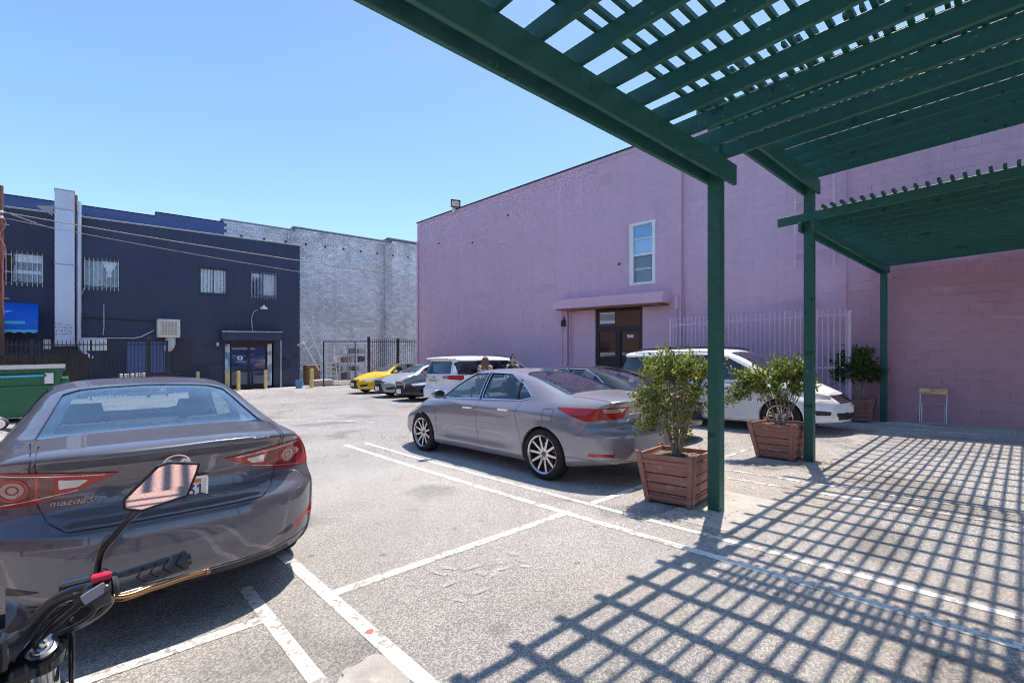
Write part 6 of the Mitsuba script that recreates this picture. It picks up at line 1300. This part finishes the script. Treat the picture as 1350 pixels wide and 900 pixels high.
# ================================================================ TWO PEOPLE beyond the silver saloon
def body_mesh(J, bones, length=.03, it=12):
    M_ = Manifold()
    for a, b in bones:
        pa, ra = J[a]; pb_, rb = J[b]
        M_ = M_+Manifold.hull(Manifold.sphere(ra, 20).translate(pa)+Manifold.sphere(rb, 20).translate(pb_))
    t = as_tm(M_.refine_to_length(length)); t.merge_vertices(); trimesh.smoothing.filter_taubin(t, lamb=.5, nu=.53, iterations=it); return t
def person(x, y, face, hgt, label, hair, top, long_hair, bare):
    k = thing('person', label, 'person'); s = hgt/1.68; M = frame([x, y, float(G(x, y))], [math.cos(face)*s, math.sin(face)*s, 0], [-math.sin(face)*s, math.cos(face)*s, 0], [0, 0, s])
    J = dict(pel=((0, 0, .93), .125), pl=((0, .08, .90), .10), pr=((0, -.08, .90), .10), waist=((.0, 0, 1.08), .105), ch=((.01, 0, 1.24), .12), cl=((0, .09, 1.29), .085), cr=((0, -.09, 1.29), .085), sl=((-.01, .165, 1.36), .052), sr=((-.01, -.165, 1.36), .052), nk0=((-.01, 0, 1.38), .055), nk=((.005, 0, 1.47), .048),
        el=((-.05, .215, 1.09), .036), er=((-.05, -.215, 1.09), .036), wl=((.03, .22, .87), .025), wr=((.03, -.22, .87), .025), kl=((.02, .085, .50), .055), kr=((-.0, -.085, .50), .055), al=((-.02, .085, .09), .036), ar=((-.02, -.085, .09), .036), tl=((.14, .095, .03), .03), tr=((.14, -.095, .03), .03), hl=((-.04, .085, .04), .035), hr=((-.04, -.085, .04), .035),
        hd=((.01, 0, 1.565), .082), jaw=((.045, 0, 1.515), .052), hb=((-.02, 0, 1.585), .086), hndl=((.05, .22, .80), .028), hndr=((.05, -.22, .80), .028))
    bones = [('pel', 'pl'), ('pel', 'pr'), ('pel', 'waist'), ('waist', 'ch'), ('ch', 'cl'), ('ch', 'cr'), ('cl', 'cr'), ('cl', 'sl'), ('cr', 'sr'), ('ch', 'nk0'), ('sl', 'nk0'), ('sr', 'nk0'), ('nk0', 'nk'), ('nk', 'hd'), ('hd', 'hb'), ('hd', 'jaw'), ('sl', 'el'), ('el', 'wl'), ('sr', 'er'), ('er', 'wr'), ('pl', 'kl'), ('kl', 'al'), ('pr', 'kr'), ('kr', 'ar'), ('al', 'tl'), ('ar', 'tr'), ('hl', 'tl'), ('hr', 'tr'), ('wl', 'hndl'), ('wr', 'hndr')]
    for sd, w_ in ((1, 'hndl'), (-1, 'hndr')):
        for i, (o, ln) in enumerate(((-.022, .062), (-.007, .072), (.008, .068), (.022, .055))):
            J[f'f{sd}{i}a'] = ((.055+o, sd*.222, .785), .0085); J[f'f{sd}{i}b'] = ((.062+o, sd*.215, .785-ln*.6), .0078); J[f'f{sd}{i}c'] = ((.066+o, sd*.205, .785-ln), .0068); bones += [(w_, f'f{sd}{i}a'), (f'f{sd}{i}a', f'f{sd}{i}b'), (f'f{sd}{i}b', f'f{sd}{i}c')]
        J[f't{sd}a'] = ((.085, sd*.205, .805), .009); J[f't{sd}b'] = ((.10, sd*.195, .765), .008); bones += [(w_, f't{sd}a'), (f't{sd}a', f't{sd}b')]
    b = body_mesh(J, bones, .012, 8)
    v = b.vertices; nose = np.exp(-((v[:, 1]/.012)**2+((v[:, 2]-1.545)/.018)**2))*(v[:, 0] > .05); v[:, 0] += .018*nose
    part(k, 'body', move(b, M=M), 'm_skin', True)
    cl = body_mesh({q: (p, r*1.07+.008) for q, (p, r) in J.items()}, [bn for bn in bones if bn[0] in ('waist', 'ch', 'cl', 'cr') and bn[1] not in ('nk0', 'sl', 'sr')]+([] if bare else [('cl', 'sl'), ('cr', 'sr'), ('sl', 'el'), ('sr', 'er'), ('ch', 'nk0')])+[('pel', 'waist')], .025, 8)
    part(k, 'top', move(cl, M=M), top, True)
    if bare: part(k, 'strap', move(cat([tube(spline([(.10, s_*.07, 1.33), (.0, s_*.08, 1.425), (-.09, s_*.07, 1.35)], 10), .012, 6) for s_ in (-1, 1)]), M=M), top, True)
    tr_ = body_mesh({q: (p, r*1.08+.006) for q, (p, r) in J.items()}, [('pel', 'pl'), ('pel', 'pr'), ('pl', 'kl'), ('kl', 'al'), ('pr', 'kr'), ('kr', 'ar')], .03, 8)
    part(k, 'trousers', move(tr_, M=M), 'm_jeans', True)
    H = Manifold.sphere(.098, 32).scale([1.06, .96, 1.06]).translate([-.022, 0, 1.592]); H = H-Manifold.sphere(.085, 24).scale([1, 1.0, 1.25]).translate([.075, 0, 1.53])
    if long_hair:
        for a in np.linspace(-1, 1, 7): H = H+Manifold.hull(Manifold.sphere(.045, 12).translate([-.045-.02*(1-a*a), a*.07, 1.58])+Manifold.sphere(.036, 12).translate([-.075-.02*(1-a*a), a*.085, 1.44])+Manifold.sphere(.022, 12).translate([-.085, a*.075+.01*math.sin(a*7), 1.27+.03*math.sin(a*9)]))
    else: H = H+Manifold.sphere(.048, 16).translate([-.05, 0, 1.715])+Manifold.hull(Manifold.sphere(.05, 12).translate([-.05, 0, 1.66])+Manifold.sphere(.03, 12).translate([-.05, 0, 1.70]))
    h = as_tm(H.refine_to_length(.012)); h.merge_vertices(); n_ = meshkit.fbm(h.vertices*[60, 60, 10], 3); h.vertices += h.vertex_normals*((n_-.5)*.016)[:, None]
    part(k, 'hair', move(h, M=M), hair, True)
    for s_ in (-1, 1):
        part(k, 'eye', move(sphere((.083, s_*.032, 1.567), .0085, 2), M=M), 'm_eye', True); part(k, 'ear', move(sphere((.0, s_*.086, 1.555), (.018, .009, .03), 2), M=M), 'm_skin', True)
        part(k, 'shoe', move(hull([(a, s_*.09+b, c) for a, w_, c in ((-.08, .035, .0), (-.08, .03, .07), (.19, .03, 0), (.1, .035, .06), (.18, .025, .035), (.05, .045, .0)) for b in (-w_, w_)]), M=M), 'm_black_plastic', 30)
    part(k, 'mouth', move(sphere((.088, 0, 1.507), (.006, .022, .006), 2), M=M), 'm_lips', True)
person(-10.95, 8.95, 2.3, 1.62, 'person with long brown hair in a patterned pale top beside the white van', 'm_hair_brown', 'm_blouse', True, False)
person(-11.15, 10.25, -.6, 1.64, 'person with dark hair in a bun and a dark strappy top beside the white van', 'm_hair_dark', 'm_tank_top', False, True)

# ================================================================ MOTORCYCLE: right end of the handlebar reaches into the picture
mc = thing('motorcycle', 'black naked motorcycle whose right handlebar and mirror reach in at the lower left', 'motorcycle')
Y0 = -.165; gzm = float(G(-1.0, Y0))
def mp(n, m, mt, smooth=False, parent=None, label=None): return part(parent or mc, n, m, mt, smooth, label)
a0, a1 = np.array([-1.25, .048, .957]), np.array([-1.25, .173, .969])
def mir(p): p = np.array(p, float).copy(); p[..., 1] = 2*Y0-p[..., 1]; return p
barp = spline([(-1.335, Y0+.03, .862), (-1.345, -.088, .868), (-1.335, -.066, .895), (-1.315, -.038, .930), (-1.285, -.005, .949), (-1.262, .03, .956), (-1.25, .06, .959), (-1.25, .165, .968)], 48)
mp('handlebar', cat([tube(barp, .0125, 14), tube(mir(barp), .0125, 14), cyl([-1.335, Y0-.04, .862], [-1.335, Y0+.04, .862], .014, 14)]), 'm_bike_black', True)
def grip(a, b):
    d = b-a; L = np.linalg.norm(d); pr = [(0, 0), (.023, 0), (.0235, .006), (.0195, .010)]
    for i in range(30): z = .012+(L-.022)*i/29; pr.append((.0196+.0006*(i % 2), z))
    pr += [(.021, L-.008), (.021, L-.001), (.011, L), (.009, L-.012), (0, L-.012)]
    m = lathe(pr, 28); z = d/L; x = np.cross(z, [0, 0, 1.]); x /= np.linalg.norm(x); m.apply_transform(frame(a, x, np.cross(z, x), z))
    g = [m]
    return g, x, np.cross(z, x), z
for f_ in (lambda p: p, mir):
    a, b = f_(a0), f_(a1); g, x, y_, z = grip(a, b); k = mp('grip', g, 'm_grip_rubber', 40)
    for i in range(4):
        c = a+(b-a)*(.30+.17*i); rr = .0182
        for s in (-1, 1):
            V = np.array([c+(rr+.0022)*(math.cos(q)*x-math.sin(q)*y_)+z*.016*abs(q-.35) for q in np.linspace(.35, .35+s*.75, 7)])
            mp('grip_groove', tube(V, .0017, 6), 'm_rubber', True, k)
    mp('bar_end', cyl(b, b+(b-a)/np.linalg.norm(b-a)*.006, .0135, 16), 'm_dark_metal', False, k)
# switch housing, brake lever, reservoir on the right
d = (a1-a0)/np.linalg.norm(a1-a0)
sw = mp('switch_housing', as_tm((Manifold.hull(Manifold.sphere(.0185, 20).translate((a0-d*.006).tolist())+Manifold.sphere(.0175, 20).translate((a0-d*.030).tolist()))+Manifold.hull(Manifold.sphere(.012, 16).translate([-1.235, .036, .958])+Manifold.sphere(.012, 16).translate([-1.235, .012, .955])+Manifold.sphere(.009, 16).translate([-1.245, .022, .928])+Manifold.sphere(.009, 16).translate([-1.25, .04, .93]))).refine_to_length(.004)), 'm_bike_black', 50)
mp('kill_switch', move(CB(-.009, .009, -.016, .016, -.006, .008, .003), (-1.243, .030, .981)), 'm_red_plastic', 30, sw, 'red kill switch')
tb = extr(Polygon([(-.016, .0), (.014, .011), (.012, -.004), (-.012, -.013)]).buffer(.003), .003); tb.apply_transform(frame([-1.2235, .018, .962], [0, 1, .1], [0, -.1, 1], [1, 0, 0])); mp('switch_button', tb, 'm_grey_box', False, sw)
mp('start_symbol', move(lathe([(.0032, 0), (.0045, 0), (.0045, .0008), (.0032, .0008), (.0032, 0)], 20, 'x'), (-1.2385, .034, .936)), 'm_white_paint', False, sw)
mp('lever_perch', hull([(-1.26, -.012, .955), (-1.26, .012, .955), (-1.30, -.012, .955), (-1.30, .015, .955), (-1.26, -.012, .935), (-1.26, .012, .935), (-1.335, .02, .93), (-1.335, .04, .93), (-1.335, .02, .91), (-1.335, .045, .91)]), 'm_bike_black', 30)
lev = spline([(-1.325, .035, .908), (-1.315, .075, .897), (-1.325, .12, .897), (-1.325, .17, .900), (-1.32, .222, .902)], 30)
lt = tube(lev*[1, 1, 1/1.5], np.linspace(.0052, .0040, 30), 14); lt.vertices[:, 2] *= 1.5
mp('brake_lever', cat([lt, sphere(lev[-1], .007, 2)]), 'm_gold_metal', True, label='gold brake lever')
mp('lever_adjuster', cat([cyl([-1.315, .03, .925], [-1.33, .05, .905], .007, 10), bar([-1.32, .03, .905], [-1.325, .10, .903], .006, .006)]), 'm_alloy', True)
mp('reservoir', CB(-1.40, -1.37, -.035, .035, .920, .938, .005), 'm_bike_black')
# mirror, its stem and glass
mpts = np.array([(.200, 1.176), (.194, 1.154), (.176, 1.105), (.095, 1.088), (.065, 1.099), (.064, 1.121), (.121, 1.182), (.141, 1.188)])
def mirror(f_, tag):
    mo = Polygon(mpts).buffer(-.006).buffer(.006, 6); mi_ = mo.buffer(-.0045); nx = np.array([.982, -.06, -.045]); nx /= np.linalg.norm(nx)
    ys = np.array([0, 1, 0.]); ys -= nx*np.dot(nx, ys); ys /= np.linalg.norm(ys); zs = np.cross(nx, ys); c = np.array([.13, 1.135])
    def pl(poly, h, off): 
        m = extr(affinity.translate(poly, -c[0], -c[1]), h); m.apply_transform(frame(np.array([-1.27, c[0], c[1]])+nx*off, ys, zs, nx)); m.vertices = f_(m.vertices); return m
    shell = hull(np.vstack([pl(mo, .006, -.004).vertices, pl(affinity.scale(mo, .6, .6), .004, -.030).vertices]))
    k = mp('mirror', shell, 'm_bike_black'); rim = pl(ring_poly(mo, .0045), .004, .0021); mp('mirror_rim', rim, 'm_black_gloss', False, k)
    mp('mirror_glass', pl(mi_, .001, .003), 'm_mirror', False, k)
    st = f_(spline([(-1.285, .024, .955), (-1.287, .026, .99), (-1.285, .031, 1.016), (-1.283, .052, 1.046), (-1.283, .076, 1.076), (-1.285, .093, 1.095)], 24)); mp('mirror_stem', tube(st, np.linspace(.0075, .0055, 24), 12), 'm_black_gloss', True)
    mp('stem_nut', cat([tube([st[0], st[3]], .012, 6), hull(np.vstack([sphere(st[-1], .011, 1).vertices, sphere(st[-5], .008, 1).vertices]))]), 'm_bike_black', 30)
mirror(lambda p: np.array(p, float), 'r'); mirror(mir, 'l')
# cables and hoses sweeping down from the switches
for pts, r, mt in (([(-1.30, .02, .93), (-1.32, -.03, .885), (-1.345, -.06, .85), (-1.40, -.09, .80), (-1.46, -.12, .70)], .006, 'm_bike_black'), ([(-1.285, .01, .94), (-1.30, -.035, .905), (-1.325, -.065, .862), (-1.37, -.10, .80), (-1.45, -.14, .66)], .0055, 'm_black_gloss'),
    ([(-1.33, .06, .91), (-1.35, .02, .865), (-1.37, -.03, .835), (-1.42, -.08, .80), (-1.5, -.13, .72)], .005, 'm_black_gloss'), ([(-1.25, .03, .935), (-1.28, .015, .895), (-1.33, -.01, .862), (-1.38, -.05, .83), (-1.44, -.1, .78)], .004, 'm_bike_black'), ([(-1.30, .045, .925), (-1.31, .05, .90), (-1.325, .03, .87), (-1.35, -.005, .845), (-1.39, -.03, .83)], .0025, 'm_alloy')):
    mp('cable', tube(spline(pts, 24), r, 8), mt, True)
# forks with top caps, clamps, stem, headlamp, wheel
ax = np.array([-1.72, 0, .31+float(G(-1.72, Y0))])
for s in (-1, 1):
    y = Y0+s*.105; top = np.array([-1.36, y, .822]); bot = np.array([-1.70, y, ax[2]]); dr_ = (bot-top)/np.linalg.norm(bot-top)
    u = -dr_
    k = mp('fork_tube', tube([top-dr_*-.004, top+dr_*.33], .0265, 24), 'm_chrome', True); mp('fork_slider', tube([top+dr_*.30, bot], .031, 24), 'm_black_gloss', True)
    x_ = np.array([0, 1., 0]); cap = lathe([(0, .006), (.006, .006), (.006, .010), (.0105, .010), (.0105, .005), (.017, .005), (.019, .003), (.0265, .002), (.0275, -.003), (0, -.003)], 36); cap.apply_transform(frame(top+u*.006, np.cross(x_, u), x_, u)); mp('fork_cap', cap, 'm_alloy', 30, k)
tp = shapely.union_all([Point(0, Y0+.105).buffer(.036), Point(0, Y0-.105).buffer(.036), Polygon([(-.03, Y0-.105), (-.015, Y0-.03), (-.015, Y0+.03), (-.03, Y0+.105), (.034, Y0+.105), (.05, Y0+.03), (.05, Y0-.03), (.034, Y0-.105)])]).buffer(.004)
u = np.array([.34, 0, .52]); u /= np.linalg.norm(u); xx = np.cross([0, 1., 0], u)
m = extr(tp, .032); m.apply_transform(frame(np.array([-1.36, 0, .822])-u*.030, xx, [0, 1, 0], u)); mp('triple_clamp', m, 'm_black_gloss', label='blue black upper fork clamp')
m = extr(tp, .035); m.apply_transform(frame(np.array([-1.36, 0, .822])-u*.23, xx, [0, 1, 0], u)); mp('triple_clamp', m, 'm_black_gloss')
for s in (-1, 1): mp('bar_clamp', cat([CB(-1.355, -1.315, Y0+s*.045-.016, Y0+s*.045+.016, .815, .882, .006), cyl([-1.345, Y0+s*.045, .88], [-1.345, Y0+s*.045, .887], .006, 6), cyl([-1.325, Y0+s*.045, .88], [-1.325, Y0+s*.045, .887], .006, 6)]), 'm_dark_metal', 30)
mp('instrument', hull([(-1.42, Y0+a, .86+b) for a in (-.07, .05) for b in (0, .03)]+[(-1.48, Y0+a, .89+b) for a in (-.06, .045) for b in (0, .035)]), 'm_bike_black', 30)
mp('headlamp_bracket', cat([hull([(-1.385, Y0+.145, .85), (-1.43, Y0+.15, .84), (-1.40, Y0+.145, .70), (-1.46, Y0+.15, .70), (-1.385, Y0+.149, .85), (-1.43, Y0+.154, .84), (-1.40, Y0+.149, .70), (-1.46, Y0+.154, .70)]), tube(spline([(-1.38, Y0+.150, .853), (-1.372, Y0+.152, .82), (-1.378, Y0+.152, .76), (-1.40, Y0+.150, .70)], 12), .003, 6)]), 'm_black_gloss')
hl = lathe([(0, .02), (.07, .015), (.088, 0), (.085, -.05), (.05, -.11), (0, -.12)], 32, 'x'); hl.vertices[:, 0] *= -1; hl.invert(); hl.apply_translation([-1.53, Y0, .80]); mp('headlamp', hl, 'm_black_gloss', 40)
whf = frame([ax[0], Y0, ax[2]], [1, 0, 0], [0, 1, 0], [0, 0, 1]); 
def mwheel(c, w_):
    ty = lathe([(.235, -w_*.42), (.275, -w_*.5), (.30, -w_*.35), (.31, 0), (.30, w_*.35), (.275, w_*.5), (.235, w_*.42), (.235, -w_*.42)], 48, 'y'); ty.apply_translation(c); k = mp('wheel', ty, 'm_rubber', 40)
    sp_ = shapely.union_all([Point(0, 0).buffer(.05), ring_poly(Point(0, 0).buffer(.238, 32), .018)]+[affinity.rotate(sbox(.03, -.012, .23, .012), 72*i, origin=(0, 0)) for i in range(5)]); rm = extr(sp_, .05, -.025); rm.apply_transform(frame(c, [1, 0, 0], [0, 0, 1], [0, -1, 0])); mp('rim', rm, 'm_black_gloss', False, k)
    dsc = extr(ring_poly(Point(0, 0).buffer(.15, 32), .045), .005, .05); dsc.apply_transform(frame(c, [1, 0, 0], [0, 0, 1], [0, -1, 0])); mp('brake_disc', dsc, 'm_alloy', False, k)
mwheel([ax[0], Y0, ax[2]], .11); mwheel([-.32, Y0, .31+float(G(-.32, Y0))], .16)
mp('axle', cyl([ax[0], Y0-.12, ax[2]], [ax[0], Y0+.12, ax[2]], .012, 12), 'm_alloy')
mp('front_mudguard', trimesh.Trimesh(np.array([[ax[0]+.335*math.cos(q), Y0+w_, ax[2]+.335*math.sin(q)] for q in np.linspace(.4, 2.5, 16) for w_ in (-.065, .065)]), np.vstack([grid_faces(16, 2), grid_faces(16, 2)[:, ::-1]]), process=False), 'm_black_gloss', True)
zo = float(G(-1, Y0))
tk = as_tm(Manifold.hull(Manifold.sphere(.10, 24).translate([-1.18, Y0, .76+zo])+Manifold.sphere(.13, 24).translate([-1.0, Y0, .78+zo])+Manifold.sphere(.07, 24).translate([-.80, Y0, .74+zo])).refine_to_length(.02)); mp('fuel_tank', tk, 'm_black_gloss', True)
mp('seat', as_tm(Manifold.hull(Manifold.sphere(.07, 20).translate([-.80, Y0, .74+zo])+Manifold.sphere(.10, 20).translate([-.55, Y0, .74+zo])+Manifold.sphere(.06, 20).translate([-.15, Y0, .80+zo]))), 'm_bike_black', True)
mp('engine', cat([CB(-1.2, -.75, Y0-.14, Y0+.14, .28+zo, .55+zo, .03), cyl([-1.0, Y0-.17, .40+zo], [-1.0, Y0+.17, .40+zo], .10, 24)]), 'm_dark_metal'); mp('frame', cat([tube([(-1.34, Y0, .70), (-1.0, Y0+.12, .62+zo), (-.62, Y0+.12, .42+zo)], .022, 10), tube([(-1.34, Y0, .70), (-1.0, Y0-.12, .62+zo), (-.62, Y0-.12, .42+zo)], .022, 10)]), 'm_bike_black', True)
mp('swingarm', cat([bar([-.66, Y0+s*.11, .40+zo], [-.30, Y0+s*.11, .32+zo], .03, .05) for s in (-1, 1)]+[cyl([-.32, Y0-.12, .32+zo], [-.32, Y0+.12, .32+zo], .015, 12)]), 'm_bike_black'); mp('exhaust', tube(spline([(-1.1, Y0+.06, .5+zo), (-1.22, Y0+.06, .35+zo), (-1.0, Y0+.10, .22+zo), (-.6, Y0+.16, .25+zo), (-.2, Y0+.18, .38+zo)], 24), np.linspace(.022, .045, 24), 12), 'm_dark_metal', True)
mp('side_stand', bar([-.85, Y0-.12, .28+zo], [-.80, Y0-.30, zo+.01], .02, .02), 'm_black_steel')
